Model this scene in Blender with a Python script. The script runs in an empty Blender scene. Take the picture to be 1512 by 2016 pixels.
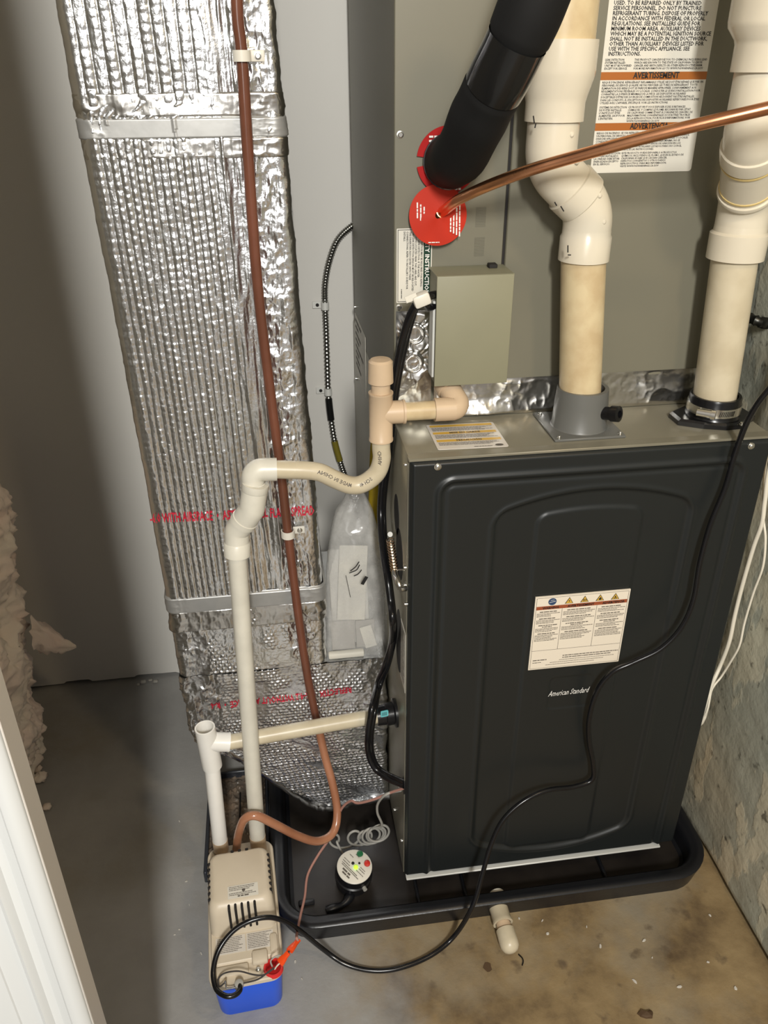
import bpy, bmesh, math, random
import numpy as np
from mathutils import Vector, Matrix

random.seed(7)
SC = bpy.context.scene
COL = SC.collection
PI = math.pi

# ------------------------------------------------------------------ camera
F_PX, PITCH, YAW, ROLL = 1600.0, 0.5066, 0.1411, -0.0046
CAM = np.array([-0.1753, -0.981, 1.3885])
IW, IH = 1512, 2016
_cy, _sy, _cp, _sp = math.cos(YAW), math.sin(YAW), math.cos(PITCH), math.sin(PITCH)
_f = np.array([_sy * _cp, _cy * _cp, -_sp]); _r = np.array([_cy, -_sy, 0.0]); _u = np.cross(_r, _f)
_c, _s = math.cos(ROLL), math.sin(ROLL)
RV = _c * _r + _s * _u; UV = -_s * _r + _c * _u; FV = _f
cd = bpy.data.cameras.new('camera'); cam = bpy.data.objects.new('camera', cd); COL.objects.link(cam)
cd.sensor_fit = 'VERTICAL'; cd.sensor_height = 24.0; cd.lens = F_PX / IH * 24.0; cd.clip_start = 0.02
cam.matrix_world = Matrix(((RV[0], UV[0], -FV[0], CAM[0]), (RV[1], UV[1], -FV[1], CAM[1]),
                           (RV[2], UV[2], -FV[2], CAM[2]), (0, 0, 0, 1)))
SC.camera = cam

# ------------------------------------------------------------------ world, lamps, exposure
w = bpy.data.worlds.new('world'); SC.world = w; w.use_nodes = True
bg = w.node_tree.nodes['Background']; bg.inputs[0].default_value = (1.0, 0.91, 0.81, 1); bg.inputs[1].default_value = 0.31

def aim(o, tgt):
    d = Vector(tgt) - o.location
    o.rotation_euler = d.to_track_quat('-Z', 'Y').to_euler()

def area(name, loc, tgt, sx, sy, power, col):
    l = bpy.data.lights.new(name, 'AREA'); l.shape = 'RECTANGLE'; l.size = sx; l.size_y = sy
    l.energy = power; l.color = col
    o = bpy.data.objects.new(name, l); COL.objects.link(o); o.location = loc; aim(o, tgt); return o

area('daylight_window', (-0.17, -2.5, 2.3), (-0.05, 0.3, 0.6), 0.18, 0.42, 76, (1.0, 0.98, 0.93))
area('room_fill', (-0.55, -3.1, 1.75), (-0.15, 0.3, 0.7), 0.8, 1.1, 15, (1.0, 0.985, 0.95))  # added fill panel standing in for the bright room mirrored in the foil
_l = bpy.data.lights.new('ceiling_bulb', 'POINT'); _l.energy = 18; _l.color = (1.0, 0.76, 0.46); _l.shadow_soft_size = 0.07
_o = bpy.data.objects.new('ceiling_bulb', _l); COL.objects.link(_o); _o.location = (0.44, -0.95, 2.15)
SC.view_settings.view_transform = 'Standard'; SC.view_settings.look = 'None'
SC.view_settings.gamma = 1.0; SC.view_settings.use_curve_mapping = False; SC.view_settings.exposure = 0.0
SC.cycles.use_denoising = True
SC.cycles.max_bounces = 8

# ------------------------------------------------------------------ helpers
def P(px, py, X=None, Y=None, Z=None):
    """the point of the room that lies on the plane X=, Y= or Z= seen at photo pixel (px, py)"""
    d = (px - IW / 2) / F_PX * RV - (py - IH / 2) / F_PX * UV + FV
    if Y is not None: t = (Y - CAM[1]) / d[1]
    elif Z is not None: t = (Z - CAM[2]) / d[2]
    else: t = (X - CAM[0]) / d[0]
    return Vector(CAM + d * t)

def PY(*pts): return [P(a, b, Y=c) for a, b, c in pts]

def noise2(x, y, seed=0):
    x = np.asarray(x, float); y = np.asarray(y, float)
    xi = np.floor(x).astype(np.int64); yi = np.floor(y).astype(np.int64); xf = x - xi; yf = y - yi
    def h(a, b):
        n = (a * 374761393 + b * 668265263 + seed * 974634777) & 0x7fffffff
        n = ((n ^ (n >> 13)) * 1274126177) & 0x7fffffff
        n = n ^ (n >> 16)
        return (n & 0xffff) / 65535.0
    u = xf * xf * (3 - 2 * xf); v = yf * yf * (3 - 2 * yf)
    return (h(xi, yi) * (1 - u) + h(xi + 1, yi) * u) * (1 - v) + (h(xi, yi + 1) * (1 - u) + h(xi + 1, yi + 1) * u) * v
def fbm(x, y, seed=0, o=4):
    s = 0; a = 0.5; k = 1
    for i in range(o): s = s + a * noise2(x * k, y * k, seed + i * 17); a *= 0.5; k *= 2.03
    return s
def ridged(x, y, seed=0, o=4):
    s = 0; a = 0.5; k = 1
    for i in range(o): s = s + a * (1 - np.abs(2 * noise2(x * k, y * k, seed + i * 13) - 1)) ** 2; a *= 0.5; k *= 2.1
    return s
def sstep(a, b, x):
    t = np.clip((x - a) / (b - a), 0, 1); return t * t * (3 - 2 * t)

# ------------------------------------------------------------------ materials
def mat(name, col, rough=0.5, metal=0.0, var=0.0, vscale=20, col2=None, bump=0.0, bscale=200, bdetail=3,
        coat=0.0, trans=0.0, alpha=1.0, ior=1.45, emit=None, estr=0, rvar=0.0, spec=None, aniso=0.0):
    m = bpy.data.materials.new(name); m.use_nodes = True
    nt = m.node_tree; N = nt.nodes; L = nt.links; b = N['Principled BSDF']
    b.inputs['Base Color'].default_value = (*col, 1); b.inputs['Roughness'].default_value = rough
    b.inputs['Metallic'].default_value = metal; b.inputs['IOR'].default_value = ior
    b.inputs['Coat Weight'].default_value = coat; b.inputs['Transmission Weight'].default_value = trans
    b.inputs['Alpha'].default_value = alpha
    if spec is not None: b.inputs['Specular IOR Level'].default_value = spec
    if emit: b.inputs['Emission Color'].default_value = (*emit, 1); b.inputs['Emission Strength'].default_value = estr
    tc = N.new('ShaderNodeTexCoord')
    if var > 0 or col2:
        n = N.new('ShaderNodeTexNoise'); n.inputs['Scale'].default_value = vscale; n.inputs['Detail'].default_value = 5
        L.new(tc.outputs['Object'], n.inputs['Vector'])
        cr = N.new('ShaderNodeValToRGB'); c2 = col2 or tuple(c * (1 - var) for c in col)
        cr.color_ramp.elements[0].color = (*c2, 1); cr.color_ramp.elements[1].color = (*col, 1)
        cr.color_ramp.elements[0].position = 0.35; cr.color_ramp.elements[1].position = 0.62
        L.new(n.outputs['Fac'], cr.inputs['Fac']); L.new(cr.outputs['Color'], b.inputs['Base Color'])
        if rvar:
            mr = N.new('ShaderNodeMapRange'); mr.inputs['To Min'].default_value = rough - rvar; mr.inputs['To Max'].default_value = rough + rvar
            L.new(n.outputs['Fac'], mr.inputs['Value']); L.new(mr.outputs['Result'], b.inputs['Roughness'])
    if bump > 0:
        n2 = N.new('ShaderNodeTexNoise'); n2.inputs['Scale'].default_value = bscale; n2.inputs['Detail'].default_value = bdetail
        L.new(tc.outputs['Object'], n2.inputs['Vector'])
        bp = N.new('ShaderNodeBump'); bp.inputs['Strength'].default_value = bump; bp.inputs['Distance'].default_value = 0.002
        L.new(n2.outputs['Fac'], bp.inputs['Height']); L.new(bp.outputs['Normal'], b.inputs['Normal'])
    return m

M = dict(
    foil=mat('aluminium_foil', (0.88, 0.90, 0.93), 0.24, 1.0, bump=0.30, bscale=260, bdetail=4),
    foil_tape=mat('foil_tape', (0.66, 0.65, 0.63), 0.26, 1.0, bump=0.10, bscale=120),
    tape_flat=mat('smooth_foil_tape', (0.42, 0.42, 0.41), 0.45, 0.6, var=0.1, vscale=40, bump=0.1, bscale=60),
    cabinet=mat('greige_cabinet_paint', (0.170, 0.160, 0.118), 0.42, 0.0, var=0.05, vscale=6, bump=0.02, bscale=900),
    galv=mat('olive_coated_steel', (0.27, 0.25, 0.19), 0.36, 0.40, var=0.10, vscale=9, bump=0.02, bscale=500),
    boxpaint=mat('light_olive_box_paint', (0.235, 0.225, 0.150), 0.5, 0.0, var=0.04, vscale=15),
    door=mat('charcoal_door_paint', (0.0125, 0.0145, 0.0145), 0.34, 0.0, bump=0.05, bscale=1500),
    bare=mat('bare_metal_edge', (0.66, 0.66, 0.62), 0.5, 0.2),
    steel=mat('zinc_steel', (0.68, 0.67, 0.63), 0.25, 1.0),
    pvc=mat('white_pvc', (0.65, 0.59, 0.47), 0.22, 0.0, var=0.05, vscale=14, bump=0.02, bscale=300),
    pvcpipe=mat('cream_pvc_pipe', (0.60, 0.49, 0.30), 0.34, 0.0, col2=(0.50, 0.38, 0.22), vscale=30, bump=0.03, bscale=300),
    pvcpipe2=mat('pale_pvc_pipe', (0.58, 0.51, 0.37), 0.34, 0.0, col2=(0.50, 0.43, 0.30), vscale=22),
    pvctan=mat('tan_pvc', (0.56, 0.42, 0.28), 0.33, 0.0, var=0.05, vscale=25),
    pvcgrey=mat('offwhite_pvc_drain', (0.66, 0.63, 0.54), 0.33, 0.0, var=0.10, vscale=25, bump=0.02, bscale=200),
    pvcbright=mat('bright_white_pvc', (0.82, 0.80, 0.75), 0.30, 0.0, var=0.04, vscale=25),
    ring=mat('yellowed_cement', (0.62, 0.47, 0.20), 0.35),
    ink=mat('black_ink', (0.015, 0.014, 0.013), 0.6),
    ink2=mat('grey_ink', (0.10, 0.085, 0.07), 0.6),
    redink=mat('red_print', (0.52, 0.02, 0.045), 0.4),
    labelwhite=mat('white_label', (0.66, 0.63, 0.55), 0.40),
    labelcream=mat('cream_label', (0.74, 0.66, 0.54), 0.45),
    labelclear=mat('clear_label', (0.62, 0.58, 0.52), 0.35),
    orangeband=mat('orange_band', (0.36, 0.115, 0.020), 0.4),
    redband=mat('rust_band', (0.30, 0.075, 0.03), 0.4),
    greenband=mat('dark_green_band', (0.006, 0.035, 0.018), 0.4),
    yellow=mat('yellow_sign', (0.62, 0.38, 0.06), 0.4),
    bluedot=mat('blue_sign', (0.03, 0.06, 0.13), 0.4),
    redtag=mat('red_tag', (0.46, 0.030, 0.014), 0.6, spec=0.15),
    redtag2=mat('deep_red_tag', (0.36, 0.012, 0.012), 0.6, spec=0.15),
    whiteink=mat('white_print', (0.72, 0.70, 0.66), 0.5),
    copper=mat('copper', (0.86, 0.43, 0.23), 0.27, 1.0, col2=(0.62, 0.28, 0.15), vscale=12, rvar=0.06),
    browntube=mat('brown_vinyl_tube', (0.17, 0.062, 0.037), 0.22, 0.0, col2=(0.12, 0.045, 0.026), vscale=9, coat=0.3),
    browntube2=mat('amber_vinyl_tube', (0.40, 0.18, 0.10), 0.2, 0.0, col2=(0.30, 0.125, 0.065), vscale=12, coat=0.4),
    foam=mat('black_foam', (0.008, 0.008, 0.008), 0.72, 0.0, bump=0.03, bscale=300, spec=0.25),
    vinyl=mat('black_vinyl_tape', (0.009, 0.009, 0.009), 0.16, 0.0, bump=0.05, bscale=60),
    blackplastic=mat('black_plastic', (0.008, 0.008, 0.009), 0.28),
    rubber=mat('black_rubber', (0.006, 0.006, 0.007), 0.24),
    cordm=mat('black_cord', (0.006, 0.006, 0.007), 0.22),
    pan=mat('black_pan_plastic', (0.008, 0.0085, 0.0105), 0.34, 0.0, bump=0.12, bscale=120),
    panfloor=mat('dusty_pan_floor', (0.020, 0.016, 0.013), 0.45, 0.0, col2=(0.010, 0.008, 0.007), vscale=14, bump=0.05, bscale=80),
    tray=mat('dark_tray_plastic', (0.030, 0.033, 0.040), 0.35, 0.0, bump=0.1, bscale=150),
    trayfloor=mat('wet_tray_floor', (0.22, 0.165, 0.12), 0.22, 0.0, col2=(0.10, 0.085, 0.07), vscale=35, bump=0.5, bscale=220),
    darkgrey=mat('grey_pvc_collar', (0.125, 0.125, 0.115), 0.38),
    blue=mat('blue_tank', (0.006, 0.105, 0.82), 0.30),
    beige=mat('beige_plastic', (0.60, 0.52, 0.40), 0.38, 0.0, var=0.03, vscale=30),
    dark=mat('dark_slot', (0.012, 0.010, 0.009), 0.7),
    redport=mat('red_port', (0.62, 0.022, 0.022), 0.28),
    orange=mat('orange_connector', (0.80, 0.075, 0.012), 0.32),
    greywire=mat('grey_wire', (0.33, 0.32, 0.29), 0.38),
    pinkwire=mat('pinkish_brown_wire', (0.40, 0.205, 0.165), 0.38),
    darkwire=mat('dark_wire', (0.045, 0.040, 0.038), 0.35),
    whitewire=mat('white_cable', (0.72, 0.67, 0.56), 0.38),
    yellowgas=mat('yellow_gas_tube', (0.42, 0.30, 0.02), 0.35),
    teal=mat('teal_sticker', (0.14, 0.50, 0.52), 0.35),
    facewhite=mat('alarm_face', (0.66, 0.63, 0.55), 0.35),
    green=mat('green_button', (0.015, 0.12, 0.045), 0.3),
    redbtn=mat('red_button', (0.52, 0.03, 0.02), 0.3),
    led=mat('green_led', (0.4, 0.9, 0.05), 0.3, emit=(0.45, 1.0, 0.03), estr=1.0),
    paper=mat('white_paper', (0.62, 0.60, 0.55), 0.55),
    paper2=mat('grey_paper', (0.36, 0.34, 0.31), 0.55),
    wallpaint=mat('pale_wall_paint', (0.60, 0.585, 0.545), 0.55, 0.0, var=0.035, vscale=3, bump=0.03, bscale=500),
    trim=mat('white_trim_paint', (0.60, 0.61, 0.60), 0.35),
    jambpaint=mat('jamb_paint', (0.62, 0.58, 0.53), 0.45),
    ceil=mat('ceiling_paint', (0.62, 0.60, 0.56), 0.6),
    insul=mat('fibreglass', (0.80, 0.66, 0.58), 0.85, 0.0, col2=(0.78, 0.72, 0.62), vscale=9, bump=0.5, bscale=180, bdetail=6),
    leaf=mat('dry_leaf', (0.085, 0.05, 0.025), 0.6),
    flake=mat('dull_white_flake', (0.55, 0.52, 0.46), 0.6),
    gravel=mat('crumbled_plaster', (0.42, 0.40, 0.36), 0.7),
    springm=mat('rusty_spring', (0.62, 0.47, 0.33), 0.25, 1.0),
)

def bag_material():
    m = bpy.data.materials.new('clear_plastic_bag'); m.use_nodes = True; nt = m.node_tree; N = nt.nodes; L = nt.links
    out = N['Material Output']; b = N['Principled BSDF']
    b.inputs['Base Color'].default_value = (0.62, 0.61, 0.58, 1); b.inputs['Roughness'].default_value = 0.12
    t = N.new('ShaderNodeBsdfTransparent'); mx = N.new('ShaderNodeMixShader')
    tc = N.new('ShaderNodeTexCoord'); n = N.new('ShaderNodeTexNoise'); n.inputs['Scale'].default_value = 26; n.inputs['Detail'].default_value = 6
    L.new(tc.outputs['Object'], n.inputs['Vector'])
    mr = N.new('ShaderNodeMapRange'); mr.inputs['From Min'].default_value = 0.35; mr.inputs['From Max'].default_value = 0.7
    mr.inputs['To Min'].default_value = 0.24; mr.inputs['To Max'].default_value = 0.55
    L.new(n.outputs['Fac'], mr.inputs['Value']); L.new(mr.outputs['Result'], mx.inputs['Fac'])
    L.new(t.outputs[0], mx.inputs[1]); L.new(b.outputs[0], mx.inputs[2]); L.new(mx.outputs[0], out.inputs['Surface'])
    return m
M['bag'] = bag_material()

def floor_material():
    m = bpy.data.materials.new('stained_concrete_floor'); m.use_nodes = True; nt = m.node_tree; N = nt.nodes; L = nt.links; b = N['Principled BSDF']
    b.inputs['Roughness'].default_value = 0.55
    tc = N.new('ShaderNodeTexCoord'); sx = N.new('ShaderNodeSeparateXYZ'); L.new(tc.outputs['Object'], sx.inputs[0])
    def nz(scale, detail=6, rough=0.6):
        n = N.new('ShaderNodeTexNoise'); n.inputs['Scale'].default_value = scale; n.inputs['Detail'].default_value = detail
        n.inputs['Roughness'].default_value = rough; L.new(tc.outputs['Object'], n.inputs['Vector']); return n.outputs['Fac']
    def ramp(src, stops):
        r = N.new('ShaderNodeValToRGB'); e = r.color_ramp.elements
        while len(e) < len(stops): e.new(0.5)
        for k, (p, c) in enumerate(stops): e[k].position = p; e[k].color = (*c, 1)
        L.new(src, r.inputs['Fac']); return r.outputs['Color']
    def math_(op, a, bb, c=None):
        n = N.new('ShaderNodeMath'); n.operation = op
        for k, v in enumerate((a, bb)):
            if isinstance(v, (int, float)): n.inputs[k].default_value = v
            else: L.new(v, n.inputs[k])
        return n.outputs[0]
    def mix(f, a, bb):
        n = N.new('ShaderNodeMix'); n.data_type = 'RGBA'; L.new(f, n.inputs[0]); L.new(a, n.inputs[6]); L.new(bb, n.inputs[7]); return n.outputs[2]
    grey = ramp(nz(5), [(0.3, (0.255, 0.250, 0.238)), (0.7, (0.345, 0.340, 0.325))])
    tan = ramp(nz(7, 8), [(0.34, (0.095, 0.062, 0.032)), (0.49, (0.225, 0.157, 0.076)), (0.68, (0.33, 0.24, 0.122))])
    x = math_('ADD', sx.outputs['X'], math_('MULTIPLY', math_('SUBTRACT', nz(4), 0.5), 0.55))
    mr = N.new('ShaderNodeMapRange'); mr.interpolation_type = 'SMOOTHSTEP'; L.new(x, mr.inputs['Value'])
    mr.inputs['From Min'].default_value = -0.17; mr.inputs['From Max'].default_value = 0.06
    c = mix(mr.outputs['Result'], grey, tan)
    greyst = ramp(nz(3.3, 7), [(0.52, (0, 0, 0)), (0.72, (1, 1, 1))])
    gv = N.new('ShaderNodeRGB'); gv.outputs[0].default_value = (0.24, 0.215, 0.165, 1)
    c = mix(math_('MULTIPLY', greyst, 0.75), c, gv.outputs[0])
    spots = ramp(nz(22, 4, 0.5), [(0.62, (0, 0, 0)), (0.72, (1, 1, 1))])
    dk = N.new('ShaderNodeRGB'); dk.outputs[0].default_value = (0.085, 0.058, 0.036, 1)
    c = mix(math_('MULTIPLY', spots, math_('MULTIPLY', mr.outputs['Result'], 0.7)), c, dk.outputs[0])
    L.new(c, b.inputs['Base Color'])
    bp = N.new('ShaderNodeBump'); bp.inputs['Strength'].default_value = 0.35; bp.inputs['Distance'].default_value = 0.004
    L.new(nz(38, 8, 0.65), bp.inputs['Height']); L.new(bp.outputs['Normal'], b.inputs['Normal'])
    return m
M['floor'] = floor_material()

def concrete_material():
    m = bpy.data.materials.new('flaking_concrete_wall'); m.use_nodes = True; nt = m.node_tree; N = nt.nodes; L = nt.links; b = N['Principled BSDF']
    b.inputs['Roughness'].default_value = 0.7
    tc = N.new('ShaderNodeTexCoord'); mp = N.new('ShaderNodeMapping'); L.new(tc.outputs['Object'], mp.inputs['Vector'])
    mp.inputs['Rotation'].default_value = (0.5, 0, 0); mp.inputs['Scale'].default_value = (1, 2.1, 0.8)
    n = N.new('ShaderNodeTexNoise'); n.inputs['Scale'].default_value = 9; n.inputs['Detail'].default_value = 7; L.new(mp.outputs[0], n.inputs['Vector'])
    r = N.new('ShaderNodeValToRGB'); e = r.color_ramp.elements; e[0].position = 0.50; e[1].position = 0.535
    e[0].color = (0.46, 0.46, 0.40, 1); e[1].color = (0.64, 0.60, 0.49, 1)
    L.new(n.outputs['Fac'], r.inputs['Fac'])
    n2 = N.new('ShaderNodeTexNoise'); n2.inputs['Scale'].default_value = 42; n2.inputs['Detail'].default_value = 5; L.new(tc.outputs['Object'], n2.inputs['Vector'])
    r2 = N.new('ShaderNodeValToRGB'); e = r2.color_ramp.elements; e[0].position = 0.62; e[1].position = 0.72; e[0].color = (1, 1, 1, 1); e[1].color = (0.30, 0.29, 0.28, 1)
    L.new(n2.outputs['Fac'], r2.inputs['Fac'])
    n3 = N.new('ShaderNodeTexNoise'); n3.inputs['Scale'].default_value = 3; n3.inputs['Detail'].default_value = 3; L.new(tc.outputs['Object'], n3.inputs['Vector'])
    r3 = N.new('ShaderNodeValToRGB'); e = r3.color_ramp.elements; e[0].position = 0.35; e[1].position = 0.7; e[0].color = (0.86, 0.92, 0.90, 1); e[1].color = (1.0, 0.88, 0.72, 1)
    L.new(n3.outputs['Fac'], r3.inputs['Fac'])
    mx = N.new('ShaderNodeMix'); mx.data_type = 'RGBA'; mx.blend_type = 'MULTIPLY'; mx.inputs[0].default_value = 1
    L.new(r.outputs[0], mx.inputs[6]); L.new(r2.outputs[0], mx.inputs[7])
    mx2 = N.new('ShaderNodeMix'); mx2.data_type = 'RGBA'; mx2.blend_type = 'MULTIPLY'; mx2.inputs[0].default_value = 1
    L.new(mx.outputs[2], mx2.inputs[6]); L.new(r3.outputs[0], mx2.inputs[7]); L.new(mx2.outputs[2], b.inputs['Base Color'])
    bp = N.new('ShaderNodeBump'); bp.inputs['Strength'].default_value = 0.6; bp.inputs['Distance'].default_value = 0.004
    L.new(r.outputs[0], bp.inputs['Height'])
    bp2 = N.new('ShaderNodeBump'); bp2.inputs['Strength'].default_value = 0.5; bp2.inputs['Distance'].default_value = 0.003
    n4 = N.new('ShaderNodeTexNoise'); n4.inputs['Scale'].default_value = 70; n4.inputs['Detail'].default_value = 6; L.new(tc.outputs['Object'], n4.inputs['Vector'])
    L.new(n4.outputs['Fac'], bp2.inputs['Height']); L.new(bp.outputs['Normal'], bp2.inputs['Normal']); L.new(bp2.outputs['Normal'], b.inputs['Normal'])
    return m
M['concrete'] = concrete_material()

# ------------------------------------------------------------------ mesh building
class MB:
    def __init__(s): s.v = []; s.f = []; s.sm = []
    def add(s, vs, fs, smooth=False):
        o = len(s.v); s.v += [tuple(v) for v in vs]; s.f += [tuple(i + o for i in f) for f in fs]; s.sm += [smooth] * len(fs); return s
    def box(s, lo, hi, bev=0.0, seg=2, mx=None):
        bm = bmesh.new(); bmesh.ops.create_cube(bm, size=1)
        lo = Vector(lo); hi = Vector(hi); c = (lo + hi) / 2; d = hi - lo
        for v in bm.verts: v.co = Vector((v.co.x * d.x, v.co.y * d.y, v.co.z * d.z)) + c
        if bev > 0: bmesh.ops.bevel(bm, geom=bm.edges[:], offset=min(bev, min(d) * 0.49), segments=seg, affect='EDGES', profile=0.5)
        if mx is not None: bm.transform(mx)
        bm.verts.index_update()
        s.add([v.co for v in bm.verts], [[v.index for v in f.verts] for f in bm.faces], bev > 0); bm.free(); return s
    def tube(s, pts, r, n=14, cap=True, smooth=True):
        pts = [Vector(p) for p in pts]; m = len(pts)
        rs = r if isinstance(r, (list, tuple, np.ndarray)) else [r] * m
        T = []
        for i in range(m):
            a = pts[max(0, i - 1)]; b = pts[min(m - 1, i + 1)]; t = (b - a)
            T.append(t.normalized() if t.length > 1e-9 else (T[-1] if T else Vector((0, 0, 1))))
        up = Vector((0, -1, 0)) if abs(T[0].y) < 0.9 else Vector((0, 0, 1))
        nrm = (up - T[0] * up.dot(T[0])).normalized(); vs = []
        for i in range(m):
            nrm = (nrm - T[i] * nrm.dot(T[i])).normalized(); bi = T[i].cross(nrm)
            for k in range(n):
                a = 2 * PI * k / n; vs.append(pts[i] + (nrm * math.cos(a) + bi * math.sin(a)) * rs[i])
        fs = [(i * n + k, i * n + (k + 1) % n, (i + 1) * n + (k + 1) % n, (i + 1) * n + k) for i in range(m - 1) for k in range(n)]
        s.add(vs, fs, smooth)
        if cap:
            o = len(s.v) - len(vs)
            s.f += [tuple(o + k for k in reversed(range(n))), tuple(o + (m - 1) * n + k for k in range(n))]; s.sm += [False, False]
        return s
    def lathe(s, p0, p1, prof, n=32, smooth=True, closed=False):
        """prof: (distance along p0->p1 in metres, radius)"""
        p0 = Vector(p0); d = (Vector(p1) - p0).normalized()
        up = Vector((0, 0, 1)) if abs(d.z) < 0.9 else Vector((1, 0, 0)); a = d.cross(up).normalized(); b = d.cross(a)
        vs = []; m = len(prof)
        for t, r in prof:
            for k in range(n):
                an = 2 * PI * k / n; vs.append(p0 + d * t + (a * math.cos(an) + b * math.sin(an)) * r)
        fs = [(i * n + k, i * n + (k + 1) % n, (i + 1) * n + (k + 1) % n, (i + 1) * n + k) for i in range(m - 1) for k in range(n)]
        if closed: fs += [((m - 1) * n + k, (m - 1) * n + (k + 1) % n, (k + 1) % n, k) for k in range(n)]
        s.add(vs, fs, smooth); return s
    def grid(s, G, smooth=True, wrap=False):
        """G: array rows x cols x 3"""
        R_, C_ = G.shape[:2]
        idx = np.arange(R_ * C_).reshape(R_, C_)
        nx = np.roll(idx, -1, 1)[:-1] if wrap else idx[:-1, 1:]
        a = idx[:-1] if wrap else idx[:-1, :-1]; c = (np.roll(idx, -1, 1)[1:] if wrap else idx[1:, 1:]); d = idx[1:] if wrap else idx[1:, :-1]
        fs = np.stack([a, nx, c, d], -1).reshape(-1, 4)
        s.add(G.reshape(-1, 3).tolist(), fs.tolist(), smooth); return s
    def build(s, name, material, parent=None, angle=0.7):
        me = bpy.data.meshes.new(name); me.from_pydata(s.v, [], s.f); me.materials.append(material)
        me.polygons.foreach_set('use_smooth', s.sm); me.validate(); me.update()
        if any(s.sm):
            try: me.set_sharp_from_angle(angle=angle)
            except Exception: pass
        o = bpy.data.objects.new(name, me); COL.objects.link(o)
        if parent is not None:
            o.parent = parent; o.matrix_parent_inverse = Matrix.Translation(-parent.location) if True else Matrix()
        return o

def tag(o, label=None, cat=None, group=None, kind=None):
    if label: o['label'] = label
    if cat: o['category'] = cat
    if group: o['group'] = group
    if kind: o['kind'] = kind
    return o
def thing(name, label, cat, loc=(0, 0, 0), group=None):
    o = bpy.data.objects.new(name, None); COL.objects.link(o); o.location = loc; o.empty_display_size = 0.05
    return tag(o, label, cat, group)

def spline(pts, n=8):
    pts = [Vector(p) for p in pts]; out = []
    q = [pts[0] * 2 - pts[1]] + pts + [pts[-1] * 2 - pts[-2]]
    for i in range(1, len(q) - 2):
        p0, p1, p2, p3 = q[i - 1:i + 3]
        for k in range(n):
            t = k / n
            out.append(0.5 * ((2 * p1) + (p2 - p0) * t + (2 * p0 - 5 * p1 + 4 * p2 - p3) * t * t + (3 * p1 - p0 - 3 * p2 + p3) * t ** 3))
    out.append(pts[-1]); return out

def arc_path(p0, corner, p1, r, n=10):
    """p0 -> p1 through a rounded corner"""
    p0, c, p1 = Vector(p0), Vector(corner), Vector(p1); a = (p0 - c).normalized(); b = (p1 - c).normalized()
    th = a.angle(b); t = r / math.tan(th / 2); s0 = c + a * t; s1 = c + b * t
    cen = c + (a + b).normalized() * (r / math.sin(th / 2)); u = (s0 - cen); v = (s1 - cen); tot = u.angle(v)
    ax = u.cross(v).normalized(); out = [p0]
    for k in range(n + 1): out.append(cen + Matrix.Rotation(tot * k / n, 3, ax) @ u)
    out.append(p1); return out

# ---- lettering
_tc = {}
def text_geo(s, bold=0.0, shear=0.0):
    key = (s, bold, shear)
    if key not in _tc:
        c = bpy.data.curves.new('t', 'FONT'); c.body = s; c.size = 1; c.resolution_u = 1; c.offset = bold; c.shear = shear; c.fill_mode = 'FRONT'
        o = bpy.data.objects.new('t', c); me = bpy.data.meshes.new_from_object(o)
        vs = np.array([v.co[:] for v in me.vertices]) if len(me.vertices) else np.zeros((0, 3)); fs = [tuple(p.vertices) for p in me.polygons]
        bpy.data.objects.remove(o); bpy.data.curves.remove(c); bpy.data.meshes.remove(me); _tc[key] = (vs, fs)
    return _tc[key]

class Sheet:
    """flat printed sheet: local u to the right, v up, n out of the surface"""
    def __init__(s, o, u, v): s.o = Vector(o); s.u = Vector(u).normalized(); s.v = Vector(v).normalized(); s.n = s.u.cross(s.v).normalized()
    def pt(s, a, b, h=0.0): return s.o + s.u * a + s.v * b + s.n * h
    def rect(s, mb, a0, b0, a1, b1, h=0.0004, th=0.0003, r=0.0):
        if r > 0:
            ring = []
            for cx, cyy, st in ((a1 - r, b1 - r, 0), (a0 + r, b1 - r, 1), (a0 + r, b0 + r, 2), (a1 - r, b0 + r, 3)):
                for k in range(5):
                    an = (st + k / 4) * PI / 2; ring.append((cx + r * math.cos(an), cyy + r * math.sin(an)))
        else: ring = [(a0, b0), (a1, b0), (a1, b1), (a0, b1)]
        n = len(ring); vs = [s.pt(a, b, h) for a, b in ring] + [s.pt(a, b, h - th) for a, b in ring]
        mb.add(vs, [tuple(range(n))] + [(k, n + k, n + (k + 1) % n, (k + 1) % n) for k in range(n)]); return s
    def poly(s, mb, pts, h=0.0008): mb.add([s.pt(a, b, h) for a, b in pts], [tuple(range(len(pts)))])
    def text(s, mb, body, a, b, size, align='L', bold=0.0, width=None, sx=1.0, h=0.0008, rot=0.0, shear=0.0):
        vs, fs = text_geo(body, bold, shear)
        if not len(vs): return
        wd = vs[:, 0].max()
        if width: sx = width / (wd * size)
        off = {'L': 0, 'C': -wd / 2, 'R': -wd}[align]; c_, s_ = math.cos(rot), math.sin(rot); out = []
        for x, y, _ in vs:
            x = (x + off) * size * sx; y = y * size; out.append(s.pt(a + x * c_ - y * s_, b + x * s_ + y * c_, h))
        mb.add(out, fs)
    def words(s, mb, a0, a1, b, hgt, rng, h=0.0008, fill=1.0, rot90=False):
        """one line of print too small to read: short word-long dashes"""
        a = a0; end = a0 + (a1 - a0) * fill
        while a < end - hgt:
            wl = min(hgt * rng.uniform(1.2, 5.5), end - a)
            if rot90: s.poly(mb, [(b, a), (b + hgt, a), (b + hgt, a + wl), (b, a + wl)], h)
            else: s.poly(mb, [(a, b), (a + wl, b), (a + wl, b + hgt), (a, b + hgt)], h)
            a += wl + hgt * 0.55
def frontsheet(x0, z0, Y): return Sheet((x0, Y, z0), (1, 0, 0), (0, 0, 1))

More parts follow.
